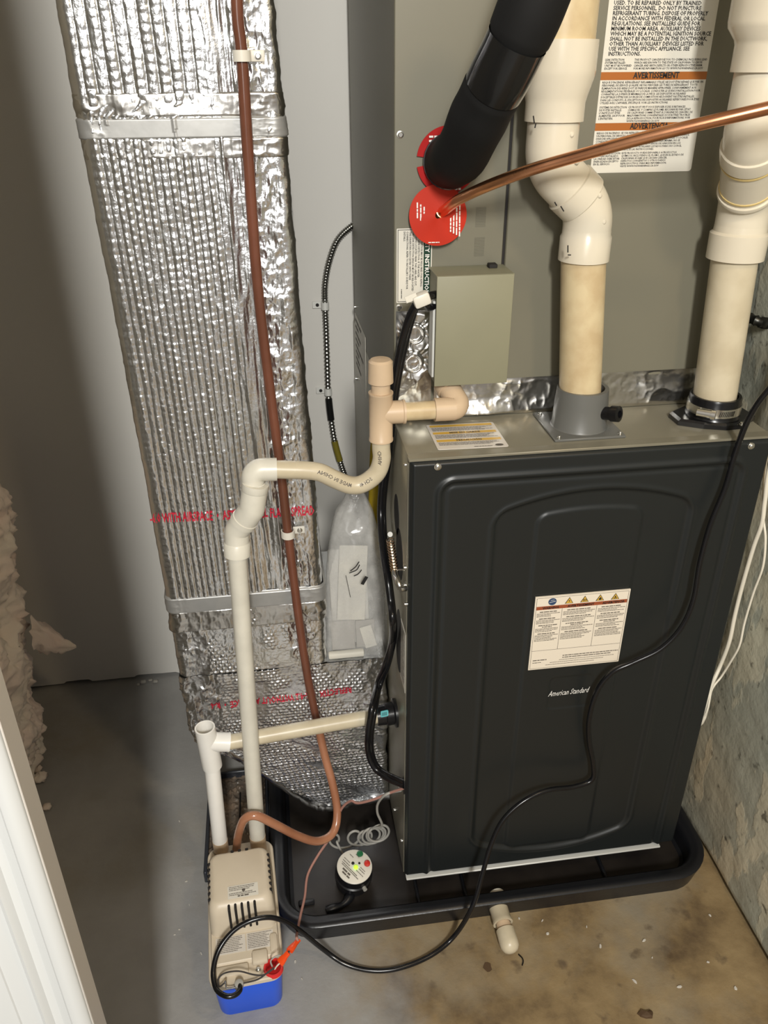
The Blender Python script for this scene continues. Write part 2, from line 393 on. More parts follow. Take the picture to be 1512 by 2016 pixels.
def screw(name, pos, nrm, r, parent, m=None, slot=True):
    p = Vector(pos); n = Vector(nrm).normalized(); b = MB()
    b.lathe(p - n * 0.001, p + n, [(0, r * 1.0), (0.0016, r * 1.0), (0.0018, r * 0.72), (0.0040, r * 0.70), (0.0046, r * 0.55), (0.0046, 0.0001)], n=14)
    return b.build(name, m or M['steel'], parent)

# =================================================================== SETTING
def struct(o): o['kind'] = 'structure'; return o
b = MB(); n = 60
G = np.zeros((2, 2, 3)); G[0, :, 1] = -4.0; G[1, :, 1] = 0.95; G[:, 0, 0] = -2.6; G[:, 1, 0] = 0.95
b.grid(G, smooth=False); b.box((-2.6, -4.0, -0.08), (0.95, 0.95, -0.001)); struct(b.build('floor', M['floor']))
# back wall: drywall with a ragged bottom edge
rng = random.Random(3); b = MB(); xs = np.linspace(-1.05, 0.75, 260); Yw = 0.715
bot = 0.004 + 0.007 * fbm(xs * 18, xs * 0 + 3, 5) + 0.006 * sstep(0.62, 0.75, noise2(xs * 30, xs * 0 + 1, 9))
fr = [(x, Yw, z) for x, z in zip(xs, bot)]; tp = [(x, Yw, 2.45) for x in xs]; bk = [(x, Yw + 0.012, z) for x, z in zip(xs, bot)]
m_ = len(xs)
b.add(fr + tp + bk, [(i, i + 1, m_ + i + 1, m_ + i) for i in range(m_ - 1)] + [(2 * m_ + i, 2 * m_ + i + 1, i + 1, i) for i in range(m_ - 1)])
b.box((-1.05, Yw + 0.05, -0.02), (0.75, Yw + 0.09, 2.45)); struct(b.build('wall_back', M['wallpaint']))
b = MB(); b.box((-1.05, -0.40, 0), (-0.97, Yw + 0.05, 2.45)); struct(b.build('wall_left', M['wallpaint']))
# right wall: poured concrete, uneven face and broken foot
ys = np.linspace(-0.75, 0.80, 200); zs = np.concatenate([[0.0], np.linspace(0.02, 1.5, 150), [2.45]])
YY, ZZ = np.meshgrid(ys, zs); foot = 0.003 + 0.010 * fbm(ys * 14, ys * 0, 21)
ZZ[0] = foot
XX = 0.606 - 0.010 * (fbm(YY * 5, ZZ * 5, 31) - 0.5) - 0.003 * (fbm(YY * 40, ZZ * 40, 33) - 0.5)
XX[0] += 0.006
b = MB(); b.grid(np.stack([XX, YY, ZZ], -1)); b.box((0.63, -0.75, -0.01), (0.72, 0.80, 2.45)); struct(b.build('wall_right', M['concrete'], angle=3.0))
b = MB(); b.box((-1.05, -0.40, 2.45), (0.72, 0.80, 2.53)); struct(b.build('ceiling', M['ceil']))
# doorway: partition stub and moulded casing
b = MB(); b.box((-1.40, -0.475, 0), (-0.455, -0.405, 2.45)); struct(b.build('wall_front', M['wallpaint']))
jx, jy = -0.40, -0.487
prof = [(0, 0.030), (0, 0.002), (-0.001, 0.0), (-0.006, -0.0035), (-0.011, -0.0045), (-0.015, -0.0035), (-0.018, 0.0005), (-0.026, 0.0035), (-0.033, 0.0020),
        (-0.035, -0.002), (-0.038, -0.0045), (-0.041, -0.0030), (-0.043, 0.0015), (-0.0435, 0.0010), (-0.061, -0.0005), (-0.062, -0.002), (-0.105, -0.003), (-0.107, 0.012), (-0.05, 0.030)]
b = MB(); k_ = len(prof); vs = [(jx + a, jy + c, z) for z in (0.0, 2.1) for a, c in prof]
b.add(vs, [(i, (i + 1) % k_, k_ + (i + 1) % k_, k_ + i) for i in range(k_)] + [tuple(range(k_ - 1, -1, -1)), tuple(range(k_, 2 * k_))], True)
struct(b.build('trim_1', M['trim'], angle=0.5))
b = MB(); b.box((jx - 0.0145, jy + 0.0035, 0.0), (jx + 0.0012, jy + 0.032, 2.1), 0.0008, 1); struct(b.build('trim_2', M['jambpaint']))

# insulation batt torn open on the left wall
sil = [(0, 830), (14, 900), (34, 960), (46, 1040), (62, 1130), (66, 1180), (84, 1230), (80, 1290), (95, 1320), (117, 1365), (105, 1400), (84, 1470), (64, 1540), (60, 1600)]
zz = []; xx = []
for a, c in sil:
    p = P(a, c, Y=0.50); zz.append(p.z); xx.append(p.x)
zz = np.array(zz[::-1]); xx = np.array(xx[::-1])
zrow = np.linspace(0.0, 0.78, 190); R0 = []
tcol = np.linspace(0, 1, 130)
ZZ, TT = np.meshgrid(zrow, tcol, indexing='ij')
XE = np.interp(ZZ, zz, xx)
YY = 0.16 + 0.52 * TT
bul = np.sin(np.pi * np.clip(TT, 0, 1)) ** 0.55
lump = (fbm(YY * 9, ZZ * 9, 41) - 0.5) * 0.075 + (ridged(YY * 14 + 2 * fbm(ZZ * 9, YY * 9, 46), ZZ * 11, 43) - 0.5) * 0.050 + (fbm(YY * 60, ZZ * 60, 44) - 0.5) * 0.020
XX = -0.972 + (XE + 0.972) * bul + lump * np.sqrt(bul) - 0.012
b = MB(); b.grid(np.stack([XX, YY, ZZ], -1))
tip = P(150, 1272, Y=0.52); base = P(70, 1250, Y=0.50); sp = []
for k in range(15):
    t = k / 14; c = base.lerp(tip, t); sp.append((c + Vector((0, 0, -0.02 * t * (1 - t))), 0.040 * (1 - t) ** 0.9 + 0.003))
vs = []; nn = 22
for i, (c, r) in enumerate(sp):
    for k in range(nn):
        a = 2 * PI * k / nn; rr = r * (0.55 + 0.9 * float(noise2(k * 0.9, i * 0.6, 47)))
        vs.append((c.x, c.y + math.cos(a) * rr * 0.6, c.z + math.sin(a) * rr))
b.add(vs, [(i * nn + k, i * nn + (k + 1) % nn, (i + 1) * nn + (k + 1) % nn, (i + 1) * nn + k) for i in range(14) for k in range(nn)], True)
tag(b.build('insulation_batt', M['insul'], angle=3.0), 'torn pinkish white fibreglass insulation bulging from the left wall', 'insulation', kind='stuff')
for i, (a, c, s_) in enumerate([(79, 1530, 0.016), (92, 1586, 0.009), (74, 1512, 0.010)]):
    p = P(a, c, Z=0.008); b = MB(); uu = np.linspace(0, 2 * PI, 15)[:-1]; vv = np.linspace(0.05, PI - 0.05, 9)
    U, V = np.meshgrid(uu, vv); rr = s_ * (0.7 + 0.6 * noise2(U * 2, V * 3, 60 + i))
    b.grid(np.stack([p.x + rr * np.sin(V) * np.cos(U), p.y + rr * np.sin(V) * np.sin(U), s_ * 0.55 + 0.6 * rr * np.cos(V)], -1), wrap=True)
    tag(b.build('insulation_tuft', M['insul'], angle=3.0), ['largest tuft of white insulation fluff on floor by the door casing', 'smallest tuft of insulation fluff on floor, closest to the door casing', 'tuft of insulation fluff on floor under the torn batt'][i], 'fluff', 'insulation tufts on the floor')

# =================================================================== FOIL DUCT
duct = thing('insulated_duct', 'tall square duct wrapped in shiny silver bubble foil beside the furnace', 'duct', (-0.255, 0.36, 0))
DY, DB = 0.19, 0.58
def wrap_section(zr, xl, xr, disp, rc=0.014, nf=170, ns=18):
    """sheet round three sides of a box: left side, front, right side; disp(s-frac on front, x, z) -> outward metres"""
    rows = []
    for z in zr:
        L_, R_ = xl(z), xr(z); pts = []; nr = []
        for k in range(ns): pts.append((L_, DB + (DY + rc - DB) * k / ns)); nr.append((-1, 0))
        for k in range(6): a = k / 6 * PI / 2; pts.append((L_ + rc - rc * math.cos(a), DY + rc - rc * math.sin(a))); nr.append((-math.cos(a), -math.sin(a)))
        for k in range(nf): pts.append((L_ + rc + (R_ - L_ - 2 * rc) * k / (nf - 1), DY)); nr.append((0, -1))
        for k in range(1, 7): a = k / 6 * PI / 2; pts.append((R_ - rc + rc * math.sin(a), DY + rc - rc * math.cos(a))); nr.append((math.sin(a), -math.cos(a)))
        for k in range(1, ns): pts.append((R_, DY + rc + (DB - DY - rc) * k / (ns - 1))); nr.append((1, 0))
        rows.append((pts, nr, z))
    pp = np.array([r[0] for r in rows]); nn_ = np.array([r[1] for r in rows]); Z = np.array(zr)[:, None] * np.ones((1, pp.shape[1]))
    S = np.concatenate([np.zeros((len(zr), 1)), np.cumsum(np.hypot(*np.moveaxis(np.diff(pp, axis=1), -1, 0)), 1)], 1)
    front0 = S[:, ns + 3][:, None]
    d = disp(S - front0, Z)
    return np.stack([pp[..., 0] + nn_[..., 0] * d, pp[..., 1] + nn_[..., 1] * d, Z], -1)

def ribs(s, z):
    top = sstep(1.325, 1.345, z)
    per = 0.0100 * (1 - top) + 0.0150 * top
    ph = s / per + 0.25 * (fbm(s * 30, z * 6, 71) - 0.5)
    cell = np.floor(ph); fx = ph - cell
    rib = np.sqrt(np.clip(1 - (2 * fx - 1) ** 2, 0, 1))
    bz = z / 0.0105 + noise2(cell, cell * 0 + 3, 72) * 5 + (cell % 2) * 0.5
    fz = bz - np.floor(bz); bead = np.sqrt(np.clip(1 - (2 * fz - 1) ** 2, 0, 1))
    pop = sstep(0.25, 0.75, fbm(cell * 3.1, z * 9, 73))
    rb = rib * (0.0014 + 0.0017 * bead * (0.25 + 0.75 * pop))
    smooth_x = sstep(0.150, 0.172, s + 0.012 * (fbm(z * 6, z * 0, 74) - 0.5))
    tape_x = sstep(0.196, 0.204, s + 0.010 * (fbm(z * 8, z * 0 + 5, 75) - 0.5))
    fold = 0.0075 * (ridged(s * 42, z * 3.2, 76) - 0.35) + 0.004 * (fbm(s * 60, z * 14, 78) - 0.5)
    tape = (0.0075 - 0.0045 * sstep(0.235, 0.255, s)) * (ridged(s * 34, z * 26, 80, 4) - 0.4) + 0.002 * (fbm(s * 160, z * 130, 81) - 0.5)
    d = rb * (1 - smooth_x * 0.8) + fold * smooth_x * (1 - tape_x) + tape * tape_x
    low = sstep(0.578, 0.570, z)
    qx = (s / 0.0105 + (np.floor(z / 0.0072) % 2) * 0.5) % 1.0; qz = (z / 0.0072) % 1.0
    bub = np.sqrt(np.clip(1 - ((2 * qx - 1) ** 2 + (2 * qz - 1) ** 2) * 0.8, 0, 1)) * sstep(0.30, 0.6, fbm(s * 24, z * 24, 112))
    crump = sstep(0.060, 0.050, s); quilted = 0.0030 * bub * (1 - crump) + 0.0075 * crump * (ridged(s * 30, z * 26, 113) - 0.4)
    d = d * (1 - low) + (quilted * (1 - tape_x) + tape * tape_x) * low
    d = np.where(s < 0.004, 0.0022 * (ridged(s * 30, z * 22, 82) - 0.4), d)
    return d + 0.006 * (fbm(s * 9, z * 5, 77) - 0.5) + 0.0013 * (ridged(s * 95, z * 75, 79, 3) - 0.45) * (1 - 0.5 * smooth_x)

def xlv(z): return -0.398 + 0.016 * max(0, min(1, (1.45 - z) / 0.9))
def xrv(z): return -0.140 + 0.026 * max(0, min(1, (1.45 - z) / 0.9))
zr = np.concatenate([np.arange(0.425, 1.50, 0.0019), np.linspace(1.50, 2.45, 60)])
MB().grid(wrap_section(zr, xlv, xrv, ribs, nf=190)).build('vertical_foil_wrap', M['foil'], duct, angle=3.1)

def bandsurf(z0, z1, out, wr, seed, side=0.02, ext=0.0):
    zr_ = np.linspace(z0, z1, max(8, int((z1 - z0) / 0.0016)))
    def dd(s, z):
        e = np.minimum(z - z0, z1 - z); rag = 0.0
        d = out + wr * (ridged(s * 26, z * 34, seed) - 0.45) * (0.35 + 0.65 * (sstep(0.19, 0.21, s) + sstep(0.035, 0.02, s)))
        d = d + 0.0016 * (ridged(s * 55, z * 14, seed + 3) - 0.5)
        return np.where(e < 0.0012, 0.0006, d)
    return MB().grid(wrap_section(zr_, xlv, xrv, dd, nf=150))
def zt(y): return P(300, y, Y=DY).z
bandsurf(zt(314), zt(272), 0.0022, 0.005, 90).build('foil_tape', M['foil_tape'], duct, angle=3.1)
bandsurf(zt(232), zt(182), 0.0024, 0.005, 94).build('foil_tape', M['foil_tape'], duct, angle=3.1)
def flatstrip(z0, z1, out, seed):
    zr_ = np.linspace(z0, z1, 40)
    def dd(s, z):
        return out + 0.0012 * (noise2(s * 60, z * 3, seed) > 0.93) + 0.003 * (ridged(s * 40, z * 30, seed) - 0.4) * (sstep(0.19, 0.21, s) + sstep(0.04, 0.02, s)) - 0.004 * sstep(0.004, 0.0, np.minimum(z - z0, z1 - z))
    return MB().grid(wrap_section(zr_, xlv, xrv, dd, nf=150))
flatstrip(zt(277), zt(229), 0.0034, 101).build('seam_strip', M['tape_flat'], duct, angle=3.1)
flatstrip(zt(1213), zt(1180), 0.0044, 103).build('seam_strip', M['tape_flat'], duct, angle=3.1)
bandsurf(zt(1250), zt(1209), 0.0032, 0.006, 107).build('foil_tape', M['foil_tape'], duct, angle=3.1)

# boot: curved lower end that turns into the furnace side
def xlb(z):
    zs_ = [0.052, 0.060, 0.075, 0.10, 0.15, 0.20, 0.262, 0.30, 0.42]; xs_ = [-0.128, -0.140, -0.165, -0.195, -0.245, -0.300, -0.372, -0.381, -0.383]
    return float(np.interp(z, zs_, xs_))
def quilt(s, z):
    row = np.floor(z / 0.0072); sh = (row % 2) * 0.5
    fx = (s / 0.0105 + sh) % 1.0; fz = (z / 0.0072) % 1.0
    bub = np.sqrt(np.clip(1 - ((2 * fx - 1) ** 2 + (2 * fz - 1) ** 2) * 0.8, 0, 1))
    pop = sstep(0.30, 0.6, fbm(s * 24, z * 24, 111))
    tape = sstep(0.066, 0.058, s) * sstep(0.30, 0.32, z) + sstep(0.325, 0.34, s)
    tape = np.clip(tape, 0, 1)
    edge = sstep(0.030, 0.0, s)
    d = 0.0030 * bub * pop * (1 - tape) + tape * 0.0085 * (ridged(s * 30, z * 26, 113) - 0.4) + edge * 0.006 * (ridged(s * 50, z * 40, 114) - 0.4)
    return d + 0.008 * (fbm(s * 12, z * 12, 115) - 0.5) + 0.001 * (fbm(s * 240, z * 240, 116) - 0.5)
zr = np.concatenate([np.linspace(0.052, 0.075, 14)[:-1], np.arange(0.075, 0.424, 0.0017)])
bt = MB().grid(wrap_section(zr, xlb, lambda z: -0.004, quilt, rc=0.010, nf=230))
# top of the boot and underside
gx = np.linspace(-0.37, -0.006, 70); gy = np.linspace(DY + 0.002, DB, 50); GX, GY = np.meshgrid(gx, gy)
bt.grid(np.stack([GX, GY, 0.424 + 0.006 * (ridged(GX * 22, GY * 22, 117) - 0.4)], -1))
bt.build('boot_foil_wrap', M['foil'], duct, angle=3.1)
# flattened hem of the foil round the boot's lower edge
hem = [(380, 1432), (430, 1468), (480, 1500), (540, 1540), (600, 1578), (640, 1592), (700, 1582), (766, 1568)]
hp = spline([P(a, c, Y=DY - 0.004) for a, c in hem], 10); vs = []
for i, p in enumerate(hp):
    j = 0.004 * float(noise2(i * 0.8, 0, 120)); vs += [p + Vector((0, -0.003 - j, 0.012)), p + Vector((0, -0.006 - j, 0.001)), p + Vector((0, 0.0, -0.003 - j)), p + Vector((0, 0.02, 0.004))]
b = MB(); b.add(vs, [(i * 4 + k, i * 4 + k + 1, i * 4 + 5 + k, i * 4 + 4 + k) for i in range(len(hp) - 1) for k in range(3)], True)
b.build('foil_hem', M['foil_tape'], duct, angle=3.1)
# red print on the foil, laid over the ribs and bubbles
def foil_print(body, p0, p1, size, width, disp, xl, rc):
    t_ = MB(); rot = math.atan2(p1.z - p0.z, p1.x - p0.x)
    frontsheet(0, 0, 0).text(t_, body, p0.x, p0.z, size, 'L', bold=0.02, width=width, rot=rot, h=0)
    bm = bmesh.new(); vv = [bm.verts.new(v) for v in t_.v]
    for f in t_.f:
        try: bm.faces.new([vv[i] for i in f])
        except ValueError: pass
    for it in range(4):
        bmesh.ops.triangulate(bm, faces=bm.faces[:]); lg = [e for e in bm.edges if e.calc_length() > 0.0020]
        if not lg: break
        bmesh.ops.subdivide_edges(bm, edges=lg, cuts=1)
    bmesh.ops.triangulate(bm, faces=bm.faces[:]); bm.verts.index_update()
    x = np.array([v.co.x for v in bm.verts]); z = np.array([v.co.z for v in bm.verts]); xl_ = np.array([xl(q) for q in z])
    d = disp(x - xl_ - rc + rc * PI / 4, z)
    o_ = MB(); o_.add([(a, DY - h - 0.0009, c) for a, h, c in zip(x, d, z)], [[v.index for v in f.verts] for f in bm.faces]); bm.free()
    return o_.build('red_lettering', M['redink'], duct)
foil_print('-6.0 WITH AIRSPACE  •  ASTM TUNNEL FLAME SPREAD', P(296, 1029, Y=DY), P(590, 1014, Y=DY), 0.0235, 0.262, ribs, xlv, 0.014)
foil_print('REFLECTIX  •  R-4.2 WITHOUT AIRSPACE  •  R-6', P(692, 1352, Y=DY), P(418, 1386, Y=DY), 0.0205, 0.262, quilt, xlb, 0.010)

# =================================================================== FURNACE
FW, FZ0, FZ1 = 0.533, 0.05, 0.914
fur = thing('furnace', 'charcoal fronted gas furnace with olive metal casing standing in the black pan', 'furnace', (0.266, 0.36, FZ0))
b = MB(); b.box((0, 0.020, FZ0), (FW, 0.70, FZ1), 0.002, 2); b.build('casing', M['galv'], fur)
b = MB(); b.box((-0.0008, 0.004, FZ1 - 0.0035), (FW, 0.022, FZ1 + 0.0008), 0.0008, 1)
b.box((0.0, 0.016, FZ0), (0.004, 0.022, FZ1 - 0.01)); b.build('top_flange', M['galv'], fur)

def rr_sdf(x, z, cx, cz, hx, hz, r):
    qx = np.abs(x - cx) - hx + r; qz = np.abs(z - cz) - hz + r
    return np.hypot(np.maximum(qx, 0), np.maximum(qz, 0)) + np.minimum(np.maximum(qx, qz), 0) - r
dx0, dx1, dz0, dz1 = 0.001, FW - 0.001, FZ0 + 0.006, FZ1 - 0.0025
gx = np.linspace(dx0, dx1, 290); gz = np.linspace(dz0, dz1, 460); GX, GZ = np.meshgrid(gx, gz)
H = np.zeros_like(GX)
sd = rr_sdf(GX, GZ, 0.269, 0.402, 0.228, 0.480, 0.024)
H += 0.0030 * sstep(0.004, -0.004, sd) * 0 + 0.0034 * np.exp(-(sd / 0.0042) ** 2) - 0.0018 * np.exp(-((sd + 0.009) / 0.0035) ** 2)
bow = 0.030 * (1 - ((GX - 0.275) / 0.150) ** 2)
top = GZ - (0.818 + bow); botm = (0.128 - bow * 1.25) - GZ; sidel = np.abs(GX - 0.275) - 0.1485
r_ = 0.018; q1 = sidel + r_; q2 = np.maximum(top, botm) + r_
sd2 = np.hypot(np.maximum(q1, 0), np.maximum(q2, 0)) + np.minimum(np.maximum(q1, q2), 0) - r_
H += -0.0040 * sstep(0.0045, -0.0045, sd2) + 0.0016 * np.exp(-((sd2 - 0.006) / 0.004) ** 2)
bow3 = 0.008 * (1 - ((GX - 0.27) / 0.082) ** 2)
q1 = np.abs(GX - 0.270) - 0.081 + 0.016; q2 = np.maximum(GZ - (0.812 + bow3), 0.10 - GZ) + 0.016
sd3 = np.hypot(np.maximum(q1, 0), np.maximum(q2, 0)) + np.minimum(np.maximum(q1, q2), 0) - 0.016
H += 0.0030 * sstep(0.004, -0.004, sd3)
sd4 = rr_sdf(GX, GZ, 0.2755, 0.470, 0.0375, 0.034, 0.010)
H += -0.0012 * sstep(0.002, -0.002, sd4)
edge = np.minimum(np.minimum(GX - dx0, dx1 - GX), np.minimum(GZ - dz0, dz1 - GZ))
H -= 0.007 * (1 - sstep(0, 0.005, edge))
b = MB(); b.grid(np.stack([GX, -H, GZ], -1)[:, ::1])
b.box((dx0, 0.0075, dz0), (dx1, 0.0195, dz1)); door = b.build('door_panel', M['door'], fur, angle=0.9)
for a, c in ((862, 919), (1479, 878)): screw('screw', P(a, c, Y=-0.001), (0, -1, 0), 0.0052, fur)
b = MB(); b.box((0.003, -0.003, FZ0 - 0.001), (FW - 0.03, 0.02, FZ0 + 0.0028), 0.001, 1); b.build('bottom_lip', M['bare'], fur)
# logo
b = MB(); sh = frontsheet(0, 0, 0.0008)
sh.text(b, 'American Standard', 0.2375, 0.4655, 0.0165, 'L', bold=0.004, width=0.0712, shear=0.45, h=0.0004, rot=0.01); b.build('logo_lettering', M['whiteink'], fur)
# warning label on the door
dl = MB(); lx0, lz0 = 0.1972, 0.5285; LW, LH = 0.1525, 0.1425; sh = frontsheet(lx0, lz0, -0.0018)
sh.rect(dl, 0, 0, LW, LH, 0.0004, 0.0022); lab = dl.build('warning_label', M['labelcream'], fur)
rng = random.Random(11); ik = MB(); e_ = 0.0022; t_ = 0.0005
for a0, b0, a1, b1 in ((e_, e_, LW - e_, e_ + t_), (e_, LH - e_ - t_, LW - e_, LH - e_), (e_, e_, e_ + t_, LH - e_), (LW - e_ - t_, e_, LW - e_, LH - e_),
                       (e_, 0.038, LW - e_, 0.0385), (0.0445, 0.0385, 0.045, 0.118), (0.1005, 0.0385, 0.101, 0.118)):
    sh.poly(ik, [(a0, b0), (a1, b0), (a1, b1), (a0, b1)])
cols = [(0.0045, 0.0425), (0.047, 0.0985), (0.1035, 0.148)]
for ci, (c0, c1) in enumerate(cols):
    v = 0.1130
    for para in range(4):
        sh.words(ik, c0 + (c1 - c0) * 0.12, c1 - (c1 - c0) * 0.08, v, 0.0016, rng, fill=rng.uniform(0.85, 1)); v -= 0.0030
        if para == 2: sh.words(ik, c0 + (c1 - c0) * 0.28, c1 - (c1 - c0) * 0.3, v, 0.0014, rng); v -= 0.0030
        for ln in range(3 + (para == 3) * 2):
            sh.words(ik, c0, c1, v, 0.0010, rng, fill=rng.uniform(0.6, 1.0) if ln else 1); v -= 0.0026
        v -= 0.0022
for vv, a0, a1 in ((0.0235, 0.055, 0.148), (0.0195, 0.055, 0.136), (0.0155, 0.05, 0.142), (0.0115, 0.035, 0.125), (0.0075, 0.028, 0.11)):
    sh.words(ik, a0, a1, vv, 0.0015 if vv > 0.017 else 0.0008, rng)
sh.words(ik, 0.006, 0.030, 0.0180, 0.0016, rng); sh.words(ik, 0.006, 0.020, 0.0135, 0.0012, rng)
ik.build('small_print', M['ink2'], lab)
bd = MB(); sh.poly(bd, [(0.003, 0.1180), (LW - 0.003, 0.1180), (LW - 0.003, 0.1245), (0.003, 0.1245)], 0.0006); bd.build('orange_banner', M['redband'], lab)
tx = MB()
for s_, a in (('WARNING', 0.0258), ('AVERTISSEMENT', 0.0745), ('ADVERTENCIA', 0.1275)): sh.text(tx, s_, a, 0.1192, 0.0058, 'C', bold=0.03, width={'WARNING': 0.026, 'AVERTISSEMENT': 0.043, 'ADVERTENCIA': 0.036}[s_], h=0.0011)
tx.build('banner_lettering', M['ink'], lab)
yl = MB(); bl = MB(); sg = MB()
for k in range(4):
    a = 0.0545 + k * 0.0248; v0 = 0.1262; hs = 0.0068
    sh.poly(bl, [(a - hs, v0), (a + hs, v0), (a, v0 + 0.0118)], 0.0008)
    sh.poly(yl, [(a - hs * 0.78, v0 + 0.0008), (a + hs * 0.78, v0 + 0.0008), (a, v0 + 0.0104)], 0.0011)
a, v0 = 0.0545, 0.1282
sh.poly(sg, [(a + 0.0006, v0 + 0.0062), (a - 0.0016, v0 + 0.0026), (a + 0.0002, v0 + 0.0026), (a - 0.0006, v0), (a + 0.0016, v0 + 0.0036), (a - 0.0001, v0 + 0.0036)], 0.0014)
a += 0.0248
for d in (-0.0022, 0, 0.0022): sh.poly(sg, [(a + d - 0.0005, v0), (a + d + 0.0006, v0), (a + d + 0.0008, v0 + 0.0045), (a + d - 0.0002, v0 + 0.0045)], 0.0014)
a += 0.0248; sh.poly(sg, [(a - 0.002, v0), (a + 0.002, v0), (a + 0.0024, v0 + 0.002), (a + 0.0004, v0 + 0.0060), (a - 0.0003, v0 + 0.0036), (a - 0.0022, v0 + 0.0026)], 0.0014)
a += 0.0248
sh.poly(sg, [(a - 0.003, v0), (a + 0.003, v0), (a + 0.003, v0 + 0.0012), (a - 0.003, v0 + 0.0012)], 0.0014); sh.poly(sg, [(a - 0.0012, v0 + 0.0018), (a + 0.0012, v0 + 0.0018), (a + 0.0009, v0 + 0.0048), (a - 0.0009, v0 + 0.0048)], 0.0014)
bl.build('sign_border', M['ink'], lab); yl.build('warning_triangle', M['yellow'], lab); sg.build('warning_symbol', M['ink'], lab)
cb = MB(); sh.poly(cb, [(0.0275 + 0.0066 * math.cos(k * PI / 10), 0.1322 + 0.0066 * math.sin(k * PI / 10)) for k in range(20)], 0.0008); cb.build('blue_sign', M['bluedot'], lab)
cw = MB()
sh.poly(cw, [(0.0225, 0.1306), (0.0325, 0.1326), (0.0325, 0.1334), (0.0225, 0.1314)], 0.0011); sh.poly(cw, [(0.0245, 0.1345), (0.0305, 0.1352), (0.0305, 0.1358), (0.0245, 0.1351)], 0.0011)
cw.build('sign_mark', M['whiteink'], lab)
# caution label on top
q = [P(862, 887, Z=FZ1), P(1002, 880, Z=FZ1), P(968, 826, Z=FZ1), P(843, 834, Z=FZ1)]
sh = Sheet((q[0].x, q[0].y, FZ1 + 0.0009), (q[1] - q[0]).normalized(), (0, 1, 0)); tw = (q[1] - q[0]).length; th = 0.088
b = MB(); sh.rect(b, 0, 0, tw, th, 0.0004, 0.0008, r=0.003); tl_ = b.build('caution_label', M['labelclear'], fur)
yb = MB(); ik = MB(); rng = random.Random(5)
for v in (0.0245, 0.0515, 0.0775): sh.poly(yb, [(0.004, v), (tw - 0.004, v), (tw - 0.004, v + 0.0075), (0.004, v + 0.0075)], 0.0007)
for v0, v1 in ((0.010, 0.0225), (0.034, 0.0495), (0.061, 0.0755)):
    v = v1 - 0.002
    while v > v0: sh.words(ik, 0.005, tw - 0.005, v, 0.0011, rng, fill=rng.uniform(0.8, 1)); v -= 0.0027
sh.words(ik, tw * 0.52, tw * 0.78, 0.0035, 0.0014, rng)
yb.build('yellow_banner', M['yellow'], tl_)
for v, s_ in ((0.0255, 'PRECAUCIÓN'), (0.0525, 'MISE EN GARDE')): sh.text(ik, s_, tw / 2, v, 0.0066, 'C', bold=0.03, width=tw * (0.36 if v < 0.04 else 0.45), h=0.0012)
sh.poly(ik, [(tw * 0.88 + 0.006 * math.cos(k * PI / 8), 0.006 + 0.0035 * math.sin(k * PI / 8)) for k in range(16)], 0.001)
ik.build('small_print', M['ink2'], tl_)
# side: knockouts, holes, spring latch, rating label, screws
def side_disc(name, y, z, ry, rz, m, x=-0.0006, parent=fur):
    b = MB(); n = 28; vs = [(x, y + ry * math.cos(2 * PI * k / n), z + rz * math.sin(2 * PI * k / n)) for k in range(n)]
    vs += [(0.002, v[1], v[2]) for v in vs]; b.add(vs, [tuple(range(n - 1, -1, -1))] + [(k, n + k, n + (k + 1) % n, (k + 1) % n) for k in range(n)]); return b.build(name, m, parent)
side_disc('knockout_hole', 0.112, 0.770, 0.024, 0.034, M['dark'])
side_disc('knockout_hole', 0.082, 0.715, 0.032, 0.044, M['dark'])
side_disc('knockout_hole', 0.082, 0.545, 0.030, 0.062, M['dark'])
side_disc('cable_hole', 0.021, 0.274, 0.009, 0.020, M['dark'])
sp = P(766, 1070, X=-0.010); s0 = P(768, 1062, X=-0.014); s1 = P(777, 1125, X=-0.012); pts = []
for k in range(150): 
    t = k / 149; c = s0.lerp(s1, t); a = t * 2 * PI * 11; pts.append(c + Vector((math.cos(a) * 0.0055, math.sin(a) * 0.0055, 0)))
MB().tube(pts, 0.0011, 6).build('tension_spring', M['springm'], fur)
lv = spline([s1, P(782, 1143, X=-0.012), P(789, 1158, X=-0.008)], 5)
b = MB(); b.tube(lv, 0.0052, 10); b.tube([P(788, 1160, X=-0.010), P(799, 1158, X=-0.001)], 0.0048, 10)
b.tube([P(776, 1122, X=-0.012), P(794, 1122, X=-0.001)], 0.0016, 8); b.tube([P(768, 1052, X=-0.012), P(775, 1052, X=-0.001)], 0.0042, 10); b.build('spring_lever', M['steel'], fur)
for a, c, r in ((799, 1117, 0.005), (799, 1152, 0.006), (800, 1189, 0.004)): screw('side_screw', P(a, c, X=0), (-1, 0, 0), r, fur)
for yy, z_ in ((0.03, 0.895), (0.03, 0.12), (0.115, 0.105)): screw('side_screw', (0, yy, z_), (-1, 0, 0), 0.0035, fur)
shs = Sheet((-0.0006, 0.060, 0.490), (0, -1, 0), (0, 0, 1)); b = MB(); shs.rect(b, 0, 0, 0.044, 0.118, 0.0003, 0.0006); rl = b.build('rating_label', M['labelwhite'], fur)
ik = MB(); rng = random.Random(8)
v = 0.110
while v > 0.006: shs.words(ik, 0.003, 0.041, v, 0.0013, rng, fill=rng.uniform(0.6, 1)); v -= 0.0036
ik.build('small_print', M['ink2'], rl)
for a, c in ((935, 848), (1058, 851), (1090, 880), (1365, 822 + 10)): pass
side = MB()
for x in (0.02, 0.20, 0.40): side.box((x, 0.035, 0.012), (x + 0.11, 0.10, FZ0 - 0.0005), 0.004, 1)
for x in (0.02, 0.40): side.box((x, 0.45, 0.012), (x + 0.11, 0.54, FZ0 - 0.0005), 0.004, 1)
side.build('riser_block', M['rubber'], fur)

